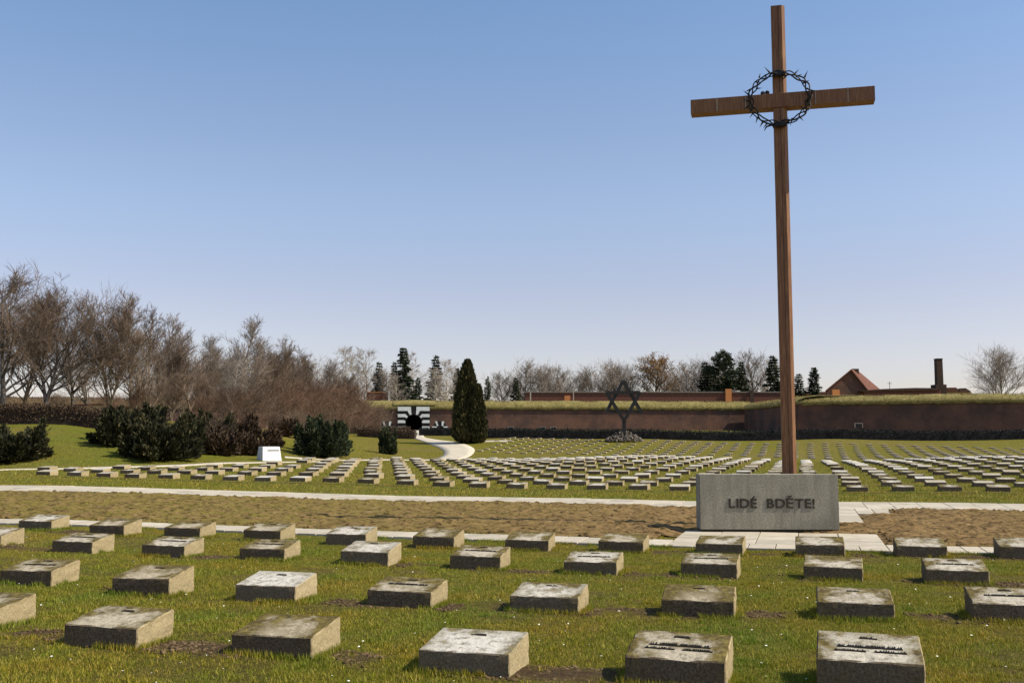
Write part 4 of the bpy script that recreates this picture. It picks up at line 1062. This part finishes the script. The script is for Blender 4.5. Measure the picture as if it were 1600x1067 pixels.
def blob_shrub(name, part, mat, loc, rx, ry, rz_, n, size, label, cat, seed, lumps_=9, upb=0.4, group=None, core=True):
    """dense evergreen: sprays on and inside a union of uneven lobes"""
    r = np.random.RandomState(seed); root = tag(empty(name, loc), label, cat, group)
    P, D, S = [], [], []; arms = 46; per = n // arms; lob = []
    for i in range(arms):
        a = r.uniform(0, 6.28); q = math.sqrt(r.uniform(0, .55)); c0 = np.array([rx * q * math.cos(a), ry * q * math.sin(a), 0.0])
        el = r.uniform(.12, 1.35); aa = a + r.normal(0, .5); dv = np.array([math.cos(aa) * math.cos(el) * rx, math.sin(aa) * math.cos(el) * ry, math.sin(el) * rz_]) * r.uniform(.45, .80)
        dv[:2] *= .88; dv[2] = max(dv[2] * 1.28, .22 * rz_); t_ = r.uniform(.15, 1, (per, 1)) ** .75; rad = .26 * (1.12 - t_ ** 1.6) * min(rx, rz_ * 1.2)
        e = r.normal(0, .55, (per, 3)) * rad; pt = c0 + dv * t_ + e; pt[:, 2] -= .10 * rz_ * (1 - t_[:, 0])
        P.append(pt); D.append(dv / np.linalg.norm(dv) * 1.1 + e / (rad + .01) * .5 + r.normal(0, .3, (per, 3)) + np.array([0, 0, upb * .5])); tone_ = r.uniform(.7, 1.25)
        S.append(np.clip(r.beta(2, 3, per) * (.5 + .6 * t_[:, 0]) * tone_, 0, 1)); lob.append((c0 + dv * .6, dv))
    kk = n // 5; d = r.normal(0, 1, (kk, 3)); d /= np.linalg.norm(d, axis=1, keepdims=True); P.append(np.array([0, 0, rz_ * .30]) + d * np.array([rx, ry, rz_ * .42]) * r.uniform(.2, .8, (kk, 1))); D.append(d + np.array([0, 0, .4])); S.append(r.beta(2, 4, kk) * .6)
    P = np.concatenate(P); D = np.concatenate(D); S = np.concatenate(S); k = P[:, 2] > 0.02; P, D, S = P[k], D[k], S[k]
    L = r.uniform(.6, 1.4, len(P)) * size
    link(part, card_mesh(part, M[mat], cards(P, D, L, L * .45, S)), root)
    TV, TF = [], []
    for i in range(min(7, lumps_)):
        c, e = lob[i]; vs, fs = tube([(c[0] * .1, c[1] * .1, -.1), (c[0] * .6, c[1] * .6, c[2] * .6), tuple(c)], [.09, .06, .03], 5); b = len(TV); TV += vs; TF += [tuple(q + b for q in f) for f in fs]
    link('stem', to_mesh('stem', TV, TF, M['bark']), root); return root
def shrub_at(px, py, Y, wpx, hpx, depth, **kw):
    p = at(px, py, Y); p.z = g1(p.x, p.y) - 0.05; top = at(px, py - hpx, Y).z
    return blob_shrub(loc=p, rx=wpx / 2 / F * Y, ry=depth, rz_=max(0.4, top - p.z) * 1.02, **kw)
JK = dict(part='sprays', mat='juniper', cat='bush')
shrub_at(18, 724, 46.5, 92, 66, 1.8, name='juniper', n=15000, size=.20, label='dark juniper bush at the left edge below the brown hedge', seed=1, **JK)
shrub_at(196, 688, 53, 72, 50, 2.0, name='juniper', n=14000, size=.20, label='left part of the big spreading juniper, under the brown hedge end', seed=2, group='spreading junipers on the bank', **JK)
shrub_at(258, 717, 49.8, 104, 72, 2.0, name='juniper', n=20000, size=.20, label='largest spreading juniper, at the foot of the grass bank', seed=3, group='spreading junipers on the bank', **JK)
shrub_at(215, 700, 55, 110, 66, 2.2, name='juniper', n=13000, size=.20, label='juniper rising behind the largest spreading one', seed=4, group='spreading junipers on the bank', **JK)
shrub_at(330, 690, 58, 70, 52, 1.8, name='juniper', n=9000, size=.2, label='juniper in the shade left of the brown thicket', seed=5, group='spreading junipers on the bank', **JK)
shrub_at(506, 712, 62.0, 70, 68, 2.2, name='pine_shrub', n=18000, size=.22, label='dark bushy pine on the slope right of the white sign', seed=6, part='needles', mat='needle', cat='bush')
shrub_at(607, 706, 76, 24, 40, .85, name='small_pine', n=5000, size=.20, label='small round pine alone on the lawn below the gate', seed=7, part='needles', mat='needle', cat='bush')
for i, (x, y, Y, w, h) in enumerate(((300, 712, 53, 46, 40), (345, 716, 54, 60, 48), (385, 716, 56, 50, 40), (370, 706, 60, 80, 60), (410, 706, 61, 50, 45), (442, 694, 69, 40, 40))):
    shrub_at(x, y, Y, w, h, 1.2, name='low_bush', n=5500, size=.2, label='low dark brown bush, %s from the left between junipers and sign' % ordn(i + 1), seed=20 + i, part='sprays', mat='hedgebrown', cat='bush', group='low brown bushes on the bank')

def column_tree(px, py, Y, wpx, hpx, n, label, seed, lean=0.0):
    r = np.random.RandomState(seed); p = at(px, py, Y); z = g1(p.x, p.y); H_ = at(px, py - hpx, Y).z - z; Rm = wpx / 2 / F * Y
    root = tag(empty('thuja', (p.x, p.y, z)), label, 'tree', 'columnar thujas')
    t = r.uniform(0, 1, n); a = r.uniform(0, 6.28, n); prof = np.minimum(1, (t * 6 + .55)) * (1 - t ** 2.4) ** .72 * (1 - .25 * t)
    fl = 1 + .17 * np.sin(a * 3 + t * 5) + .13 * np.sin(a * 7 - t * 17) + .10 * (fbm(a * 2.2, t * 9, 3, seed) - .45) * 2; q = r.uniform(.55, 1.03, n) ** .6
    P = np.stack([np.cos(a) * Rm * prof * fl * q + lean * t, np.sin(a) * Rm * prof * fl * q, t * H_ * (1 + 0 * t)], -1)
    D = np.stack([np.cos(a) * .5 + r.normal(0, .3, n), np.sin(a) * .5 + r.normal(0, .3, n), np.full(n, 1.1)], -1); L = r.uniform(.2, .5, n)
    link('sprays', card_mesh('sprays', M['thuja'], cards(P, D, L, L * .4, r.beta(2, 3, n) * (.4 + .7 * q))), root)
    vs, fs = tube([(0, 0, -.1), (0, 0, H_ * .5), (lean * .9, 0, H_ * .93)], [.2, .12, .03], 6); link('trunk', to_mesh('trunk', vs, fs, M['bark']), root)
column_tree(730, 692, 92.5, 45, 125, 26000, 'tall dark columnar thuja beside the curved path', 1)
column_tree(747, 691, 91.6, 22, 86, 9000, 'lower slender thuja hugging the right side of the tall one', 2)

def hedge(name, a, b, w, h0, h1, mat, n, size, label, seed, core='plinth'):
    r = np.random.RandomState(seed); a = Vector(a); b = Vector(b); d = (b - a); L = d.length; d.normalize(); nn = Vector((-d.y, d.x)); root = tag(empty(name, (a.x, a.y, 0)), label, 'hedge')
    t = r.uniform(0, 1, n); s = r.uniform(-.5, .5, n) * w; bx_ = d.x * t * L + nn.x * s; by_ = d.y * t * L + nn.y * s; gz = G(bx_ + a.x, by_ + a.y)
    hh = (h0 + (h1 - h0) * t) * (1 + .07 * (fbm(t * L * .8, t * 0, 3, seed) - .45)); zf = r.uniform(0, 1, n) ** .7
    P = np.stack([bx_, by_, gz + hh * zf], -1); D = r.normal(0, 1, (n, 3)) + np.array([0, 0, .8]); Ls = r.uniform(.6, 1.4, n) * size
    link('twigs', card_mesh('twigs', M[mat], cards(P, D, Ls, Ls * .35, r.beta(2, 2.5, n))), root)
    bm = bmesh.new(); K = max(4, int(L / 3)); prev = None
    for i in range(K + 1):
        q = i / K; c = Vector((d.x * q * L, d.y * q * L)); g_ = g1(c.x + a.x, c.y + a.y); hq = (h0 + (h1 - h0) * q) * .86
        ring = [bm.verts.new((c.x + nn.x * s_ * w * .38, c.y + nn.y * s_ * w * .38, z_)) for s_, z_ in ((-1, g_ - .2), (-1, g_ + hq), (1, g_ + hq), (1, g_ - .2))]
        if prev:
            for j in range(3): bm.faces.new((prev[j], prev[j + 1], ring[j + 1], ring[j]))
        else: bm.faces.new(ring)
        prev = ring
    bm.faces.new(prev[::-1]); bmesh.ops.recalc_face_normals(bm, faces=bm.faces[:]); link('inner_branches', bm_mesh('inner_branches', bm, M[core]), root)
    return root
h1 = at(-180, 668, 57); h2 = at(185, 668, 58)
hedge('clipped_hedge', h1[:2], h2[:2], 1.3, 0.98, 0.98, 'hedgebrown', 26000, .16, 'clipped leafless brown hedge along the top of the grass bank', 1)
h1 = at(752, 680, 99); h2 = at(1800, 680, 97)
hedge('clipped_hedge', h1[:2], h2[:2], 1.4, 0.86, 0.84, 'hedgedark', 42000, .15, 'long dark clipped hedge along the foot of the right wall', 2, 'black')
h1 = at(655, 680, 125); h2 = at(760, 680, 125)
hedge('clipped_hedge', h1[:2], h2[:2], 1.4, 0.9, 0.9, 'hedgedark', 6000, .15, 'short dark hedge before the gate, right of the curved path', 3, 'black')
h1 = at(560, 680, 104); h2 = at(649, 680, 104)
hedge('clipped_hedge', h1[:2], h2[:2], 2.2, 0.86, 0.80, 'hedgebrown', 9000, .15, 'dark brown box hedge left of the curved path below the gate', 4)
h1 = at(420, 680, 120); h2 = at(640, 680, 124)
hedge('clipped_hedge', h1[:2], h2[:2], 1.6, 1.15, 1.0, 'hedgebrown', 14000, .16, 'long brown hedge under the wall left of the gate', 5)

# ------------------------------------------------------------------ fortress wall
def wall_seg(root, name, a, b, zb, zt, cap_h, mat=M['brick'], depth=3.0, turf=True, seed=0, tmat='dryturf', bmat='turfblade'):
    """battered brick face between plan points a and b, with an earth cap behind its top"""
    a = Vector(a); b = Vector(b); d = (b - a); L = d.length; d.normalize(); nb = Vector((-d.y, d.x))
    if nb.dot((a + b) * 0.5) < 0: nb = -nb
    bm = bmesh.new(); K = max(2, int(L / 6)); r_ = random.Random(seed)
    F_ = []
    for i in range(K + 1):
        q = a + d * L * i / K; ztl = zt[0] + (zt[1] - zt[0]) * i / K
        F_.append([bm.verts.new((q.x, q.y, zb)), bm.verts.new((q.x + nb.x * .5, q.y + nb.y * .5, ztl)), bm.verts.new((q.x + nb.x * depth, q.y + nb.y * depth, ztl)), bm.verts.new((q.x + nb.x * depth, q.y + nb.y * depth, zb))])
    for i in range(K):
        for j in range(3): bm.faces.new((F_[i][j], F_[i + 1][j], F_[i + 1][j + 1], F_[i][j + 1]))
    bm.faces.new(F_[0]); bm.faces.new(F_[-1][::-1]); bmesh.ops.recalc_face_normals(bm, faces=bm.faces[:])
    link(name, bm_mesh(name, bm, mat), root)
    if not turf: return
    # earth cap
    bm = bmesh.new(); K = int(L / 0.7); rings = []
    xs = np.array([i * L / K for i in range(K + 1)]); nz_ = fbm(xs * .35, xs * 0 + seed, 4, seed); n2_ = fbm(xs * 1.6, xs * 0 + 4, 3, seed + 4)
    for i in range(K + 1):
        q = a + d * xs[i]; ztl = zt[0] + (zt[1] - zt[0]) * i / K; hh = cap_h * (1 + (nz_[i] - .45) * .30); dr = 0.10 + .35 * n2_[i]
        ring = []
        for (o_, z_) in ((.30, -dr), (.12, .10), (.55, hh * .45), (1.6, hh * .8), (3.4, hh), (9, hh * 1.02), (22, hh * .6)):
            ring.append(bm.verts.new((q.x + nb.x * o_, q.y + nb.y * o_, ztl + z_)))
        rings.append(ring)
    for i in range(K):
        for j in range(6): bm.faces.new((rings[i][j], rings[i + 1][j], rings[i + 1][j + 1], rings[i][j + 1]))
    bmesh.ops.recalc_face_normals(bm, faces=bm.faces[:]); link('earth_cap', bm_mesh('earth_cap', bm, M[tmat], True), root)
    n = int(L * 150); t = nrs.uniform(0, 1, n); o_ = nrs.uniform(0, 1, n) ** 1.3 * 4.0; hz = np.interp(o_, [0, .12, .55, 1.6, 3.4, 9], [-.05, .1, cap_h * .45, cap_h * .8, cap_h, cap_h])
    P = np.stack([a.x + d.x * t * L + nb.x * o_, a.y + d.y * t * L + nb.y * o_, zt[0] + (zt[1] - zt[0]) * t + hz - .05], -1)
    D = nrs.normal(0, .5, (n, 3)) + np.array([0, -.35, .75]); Ls = nrs.uniform(.12, .34, n)
    g_ = link('turf_grass', card_mesh('turf_grass', M[bmat], cards(P, D, Ls, Ls * .22, nrs.uniform(0, 1, n))), root); g_['kind'] = 'stuff'

YL = 200.0
zbL = at(700, 676, YL).z - 1.0
wall = tag(empty('fortress_wall'), 'long low brick fortress wall with a grassy earth top and a striped gate', 'wall')
zt = at(700, 637.5, YL).z; capL = at(700, 625.5, YL).z - zt
# gate position splits the face, leaving the real opening of the tunnel
zp = lambda X_, Y_: at(560 + X_ / 5.93, 540 + Y_ / 5.93, YL)      # measured on an enlargement of the gate
gl, gr_ = zp(366, 700).x, zp(660, 700).x; gb = zp(512, 775).z; gt = zp(512, 566).z
wall_seg(wall, 'brick_face', (at(430, 640, YL).x, YL), (gl, YL), zbL, (zt, zt), capL, seed=1)
wall_seg(wall, 'brick_face', (gr_, YL), (at(1178, 640, YL).x, YL), zbL, (zt, at(1152, 638.5, YL).z), capL, seed=2)
# raised piece of turf over the gate
bm = bmesh.new(); add_box(bm, gl, gr_, YL + .5, YL + 3, zt - .05, zt + .4); link('gate_lintel', bm_mesh('gate_lintel', bm, M['brick']), wall)
bm = bmesh.new()
rings = []
for i in range(13):
    x = gl - 1.0 + (gr_ - gl + 2.0) * i / 12; hh = capL * (1.0 + .12 * math.sin(i / 12 * math.pi))
    rings.append([bm.verts.new((x, YL + o_, zt + z_)) for o_, z_ in ((.45, .32), (.2, .42), (.7, hh * .7), (1.8, hh * .9), (4, hh * 1.05), (12, hh))])
for i in range(12):
    for j in range(5): bm.faces.new((rings[i][j], rings[i + 1][j], rings[i + 1][j + 1], rings[i][j + 1]))
bmesh.ops.recalc_face_normals(bm, faces=bm.faces[:]); link('earth_cap', bm_mesh('earth_cap', bm, M['dryturf'], True), wall)

portal = None
def pp(*pts): return [((lambda q: (q.x, q.z))(zp(x, y))) for x, y in pts]
ccx, ccy, rad = 512, 715, 76
arch = [(ccx + rad * math.cos(a), ccy - rad * math.sin(a) * 1.0) for a in np.linspace(math.pi, 0, 13)]
# black surround with arched opening
bm = bmesh.new()
Lp = [(366, 776), (366, 566), (ccx, 566)] + [(x, y) for x, y in arch[6::-1]] + [(ccx - rad, 776)]
Rp = [(660, 776), (ccx + rad, 776)] + [(x, y) for x, y in arch[12:5:-1]] + [(ccx, 566), (660, 566)]
add_prism(bm, pp(*Lp), -0.12, 0.6); add_prism(bm, [(x + .004, z) for x, z in pp(*Rp)], -0.12, 0.6)
portal = link('gate_portal', bm_mesh('gate_portal', bm, M['black']), wall, loc=(0, YL, 0)); portal['label'] = 'black and white striped gate surround with a dark arched tunnel'
stripes = [[(366, 566), (487, 566), (492, 640), (474, 640), (456, 604), (366, 604)], [(366, 633), (436, 633), (458, 656), (448, 671), (430, 662), (366, 662)],
           [(366, 690), (425, 690), (436, 703), (434, 716), (366, 716)], [(366, 747), (435, 747), (435, 774), (366, 774)]]
for st in stripes:
    for mir in (False, True):
        P_ = [((2 * ccx - x + 2) if mir else x, y) for x, y in st]
        bm = bmesh.new(); add_prism(bm, pp(*P_), -0.17, -0.10); link('stripe', bm_mesh('stripe', bm, M['white']), portal)
# tunnel lining
bm = bmesh.new(); prof = [(ccx - rad, 790)] + arch + [(ccx + rad, 790)]; A_ = pp(*prof); f_ = [bm.verts.new((x, 0.3, z)) for x, z in A_]; b_ = [bm.verts.new((x, 14, z)) for x, z in A_]
for i in range(len(A_) - 1): bm.faces.new((f_[i], f_[i + 1], b_[i + 1], b_[i]))
bm.faces.new(b_); link('tunnel', bm_mesh('tunnel', bm, M['black']), portal)
# the two small striped windows
for cx_, sgn_ in ((268, 1), (757, 1)):
    bm = bmesh.new(); add_prism(bm, pp((cx_ - 68, 757), (cx_ - 60, 742), (cx_ - 30, 700), (cx_ + 30, 700), (cx_ + 60, 742), (cx_ + 70, 757)), -0.05, 0.4); wnd = link('striped_window', bm_mesh('striped_window', bm, M['black']), wall, loc=(0, YL, 0))
    for q in ([(-46, 700), (-28, 700), (-16, 742), (-28, 746)], [(16, 700), (38, 700), (28, 746), (14, 742)], [(-72, 747), (-32, 747), (-32, 758), (-76, 758)], [(32, 747), (68, 747), (74, 758), (32, 758)]):
        bm = bmesh.new(); add_prism(bm, pp(*[(cx_ + x, y) for x, y in q]), -0.10, -0.04); link('stripe', bm_mesh('stripe', bm, M['white']), wnd)
# small square openings with pale frames
def wall_window(root, px, py, Yw, w, h, dy):
    c = at(px, py, Yw); bm = bmesh.new()
    add_box(bm, -w / 2 - .12, -w / 2, -.12, .1, -h / 2, h / 2); add_box(bm, w / 2, w / 2 + .12, -.12, .1, -h / 2, h / 2); add_box(bm, -w / 2 - .12, w / 2 + .12, -.12, .1, h / 2, h / 2 + .12)
    t = link('window', bm_mesh('window', bm, M['coping']), root, loc=(c.x, c.y + dy, c.z)); bm = bmesh.new(); add_box(bm, -w / 2, w / 2, -.06, .1, -h / 2, h / 2); link('pane', bm_mesh('pane', bm, M['glass']), t)
for x in (798, 848, 865): wall_window(wall, x, 670, YL, .95, .62, 0.0)
# flank and right face, nearer and turned from the sun
c1 = at(1160, 640, 199.5); c2 = at(1243, 640, 160); c3 = at(1760, 640, 147)
zr0 = at(1243, 630.0, 160).z; zr1 = zr0 + .05
bast = tag(empty('bastion_wall'), 'shaded brick bastion wall with grassy top, nearer and right of the gate wall', 'wall')
wall_seg(bast, 'brick_face', (c2.x, c2.y), (c3.x, c3.y), 1.0, (zr0, zr1), at(1243, 618.0, 160).z - zr0, seed=5)
wall_seg(bast, 'flank_face', (c1.x, c1.y), (c2.x, c2.y), 1.0, (zt - .1, zr0), at(1243, 618.0, 160).z - zr0, seed=6)
q = at(1342, 665, 157); wall_window(bast, 1342, 665, 156.0, 1.0, .6, .15)
# left part of the fortifications, seen between the trunks
lw = tag(empty('outer_rampart'), 'low dark rampart with a rough grassy top seen between the left trunks', 'wall')
a_, b_ = at(-300, 640, 125), at(450, 640, 135)
wall_seg(lw, 'brick_face', a_[:2], b_[:2], 2.0, (at(0, 634, 126).z, at(400, 636, 134).z), at(0, 618, 128).z - at(0, 634, 128).z, seed=9, tmat='clod', bmat='hedgebrown')
ow = tag(empty('ochre_wall'), 'low sunlit ochre wall with a dark coping behind the brown hedge', 'wall')
a_, b_ = at(89, 645, 84), at(168, 645, 80); zt2 = at(120, 634.0, 82).z
bm = bmesh.new(); add_prism(bm, [(0, 1.8), ((b_ - a_).xy.length, 1.8), ((b_ - a_).xy.length, zt2), (0, zt2)], 0, .4)
rot = math.atan2(b_.y - a_.y, b_.x - a_.x); o = link('face', bm_mesh('face', bm, M['ochre']), ow); o.location = (a_.x, a_.y, 0); o.rotation_euler = (0, 0, rot)
bm = bmesh.new(); add_box(bm, -.1, (b_ - a_).xy.length + .1, -.1, .5, zt2 + .002, zt2 + .12); o = link('coping', bm_mesh('coping', bm, M['tile']), ow); o.location = (a_.x, a_.y, 0); o.rotation_euler = (0, 0, rot)

# ------------------------------------------------------------------ buildings and posts behind the wall top
def boxpx(root, name, mat, x0, x1, y0, y1, Yb, depth, extra=1.5):
    a = at(x0, y1, Yb); b = at(x1, y0, Yb); bm = bmesh.new(); add_box(bm, a.x, b.x, Yb, Yb + depth, a.z - extra, b.z); return link(name, bm_mesh(name, bm, mat), root)
rp = tag(empty('inner_brick_parapet'), 'long red brick parapet with pale coping above the grassy wall top', 'wall')
boxpx(rp, 'brick_face', M['tile'], 820, 1228, 613.5, 626, 226, 1.2, 2.5); boxpx(rp, 'coping', M['coping'], 819, 1229, 611.7, 613.4, 225.8, 1.6, 0)
boxpx(rp, 'brick_face', M['tile'], 1228, 1300, 612, 622, 226.2, 1.0, 2)
boxpx(rp, 'brick_pier', M['orange'], 1134, 1143, 607.5, 624, 225.2, .5, 1); boxpx(rp, 'brick_pier', M['orange'], 882, 891, 618, 625, 225.2, .5, 1)
boxpx(rp, 'brick_pier', M['darkbrick'], 1172, 1178, 609, 622, 225.1, .6, 1)
for k, (x, y0, Yp, w, txt) in enumerate(((829, 611.5, 222, 1.8, 'pale post at the left end of the red parapet'), (896, 604.5, 222, 1.1, 'thin tall post before the red parapet, left of the star'), (608, 610.5, 222, 3.0, 'thick white post right of the red fence'),
                                     (571, 612.5, 222, 2.2, 'white post left of the red fence'), (560, 603, 220, 3.4, 'tall pale pillar left of the red fence'), (697, 614, 215, 1.5, 'short orange post between spruce and thuja'), (530, 612, 215, 2.6, 'pale pillar among the bare trees left of the fence'))):
    o = tag(empty('post'), txt, 'post', 'posts on top of the fortress wall'); boxpx(o, 'shaft', M['white'] if 'white' in txt else M['bark_pale'], x - w / 2, x + w / 2, y0, 626, Yp, .3, 1.5)
    boxpx(o, 'cap', M['coping'], x - w / 2 - .5, x + w / 2 + .5, y0 - .8, y0 - .03, Yp - .05, .4, 0)
rf = tag(empty('red_fence'), 'low red brick fence between white posts, left of the spruces', 'fence')
boxpx(rf, 'panel', M['tile'], 573, 606, 613.2, 625, 223, .3, 1); boxpx(rf, 'rail', M['orange'], 573, 606, 612, 613.1, 222.9, .4, 0)
hs = tag(empty('gabled_house'), 'brick house with a steep gable and a chimney above the bastion', 'house')
Yh = 200.0
ga = [at(x, y, Yh) for x, y in ((1292, 609.5), (1330, 577.5), (1356, 609.5), (1356, 622), (1292, 622))]
bm = bmesh.new(); add_prism(bm, [(p.x, p.z) for p in ga], Yh, Yh + .5); link('gable_wall', bm_mesh('gable_wall', bm, M['darkbrick'] if False else M['brick']), hs)
def plane4(root, name, mat, P4, th=.25):
    bm = bmesh.new(); a = [bm.verts.new(p) for p in P4]; b = [bm.verts.new(p + Vector((0, 0, -th))) for p in P4]; bm.faces.new(a); bm.faces.new(b[::-1])
    for i in range(4): bm.faces.new((a[i], b[i], b[(i + 1) % 4], a[(i + 1) % 4]))
    bmesh.ops.recalc_face_normals(bm, faces=bm.faces[:]); return link(name, bm_mesh(name, bm, mat), root)
apex = at(1330, 576.5, Yh - .4); apexb = at(1343, 581, Yh + 8); rb = at(1377, 609.5, Yh + 8); rfr = at(1357.5, 610, Yh - .4); lf = at(1289.5, 610, Yh - .4); lb = at(1300, 610, Yh + 8)
plane4(hs, 'roof', M['tile'], [apex, rfr, rb, apexb]); plane4(hs, 'roof', M['tile'], [lf, apex + Vector((0, 0, -.003)), apexb + Vector((0, 0, -.003)), lb])
a = at(1356, 610.5, Yh); b = at(1376, 610.5, Yh + 7.8); plane4(hs, 'side_wall', M['brick'], [a, b, b + Vector((0, .3, 0)), a + Vector((0, .3, 0))], 4)
boxpx(hs, 'chimney', M['darkbrick'], 1333, 1342, 576, 590, Yh + 2.0, 1.0, 1)
boxpx(hs, 'brick_pier', M['orange'], 1301, 1312, 608.5, 620, Yh - 1.2, .5, 1)
lr = tag(empty('low_building'), 'long low building with a dark flat roof between gabled house and chimney', 'building')
boxpx(lr, 'wall', M['tile'], 1350, 1470, 609.6, 622, 199, 6, 1); 
A_ = [at(x, y, 198.6) for x, y in ((1344, 610.2), (1380, 607.5), (1430, 605.8), (1470, 606.2), (1470, 609.4), (1344, 611.2))]
bm = bmesh.new(); add_prism(bm, [(p.x, p.z) for p in A_], 198.6, 206); link('roof', bm_mesh('roof', bm, M['darkbrick']), lr)
ch = tag(empty('brick_chimney'), 'tall dark square chimney standing above the bastion wall', 'chimney')
pA = at(1470.5, 622, 200); wch = 9.0 / F * 200; zt3 = at(1471, 561.5, 200).z
bm = bmesh.new(); vs = add_box(bm, -wch / 2, wch / 2, 0, 1.3, pA.z - 2, zt3)
for v_ in vs:
    if v_.co.z < 8: v_.co.x *= 1.12
link('stack', bm_mesh('stack', bm, M['darkbrick']), ch, loc=(pA.x, 200, 0))
bm = bmesh.new(); add_box(bm, -wch / 2 - .05, wch / 2 + .05, -.06, 1.36, zt3 + .003, zt3 + .2); link('rim', bm_mesh('rim', bm, M['black']), ch, loc=(pA.x, 200, 0))
boxpx(ch, 'base', M['darkbrick'], 1463, 1479, 600.5, 620, 199.6, 2.5, 1)
for (x0, xa, x1, y0, txt) in ((1476, 1494, 1500, 605.5, 'small house with a red tiled roof right of the tall chimney'), (1500, 1509, 1518, 606.5, 'smallest grey gable at the right end of the roofs')):
    o = tag(empty('small_house'), txt, 'house', 'small houses by the chimney'); Yq = 205
    A_ = [at(x, y, Yq) for x, y in ((x0, 612), (x0 + 2, y0), (xa, y0 - .3), (x1, 612))]; bm = bmesh.new(); add_prism(bm, [(p.x, p.z) for p in A_], Yq, Yq + 7); link('roof', bm_mesh('roof', bm, M['tile'] if '1476' == str(x0) else M['brick']), o)
    boxpx(o, 'wall', M['ochre'], x0 + .6, x1 - .6, 612.2, 620, Yq + .3, 6, 1)
ms_ = tag(empty('antenna_mast'), 'hair thin antenna mast between gabled house and chimney', 'mast'); q = at(1390, 600, 230)
vs, fs = tube([(q.x, q.y, 6), (q.x, q.y, at(1390, 596, 230).z)], .06, 5); link('pole', mesh_np('pole', vs, fs, M['iron']), ms_); vs, fs = tube([(q.x - .5, q.y, at(1390, 599, 230).z), (q.x + .5, q.y, at(1390, 599, 230).z)], .05, 5); link('crossbar', mesh_np('crossbar', vs, fs, M['iron']), ms_)

# a far wood closes the horizon
def far_wood(px0, px1, Yw, h, n, seed):
    r = np.random.RandomState(seed); a = at(px0, 650, Yw); b = at(px1, 650, Yw); t = r.uniform(0, 1, n); x = a.x + (b.x - a.x) * t; y = a.y + (b.y - a.y) * t + r.uniform(0, 12, n)
    hh = h * (.5 + fbm(x * .11, x * 0, 4, seed)); z = G(x, y) + hh * r.uniform(0, 1, n) ** .6
    D = r.normal(0, .5, (n, 3)) + np.array([0, 0, 1]); L = r.uniform(.8, 2, n)
    me = card_mesh('far_wood', M['hedgebrown'], cards(np.stack([x, y, z], -1), D, L, L * .12, r.beta(2, 2, n)))
    return tag(link('far_wood', me), None, None, kind='stuff')
tag(far_wood(-700, 640, 330, 9, 26000, 4), 'hazy brown wood far behind the left trees', 'wood')
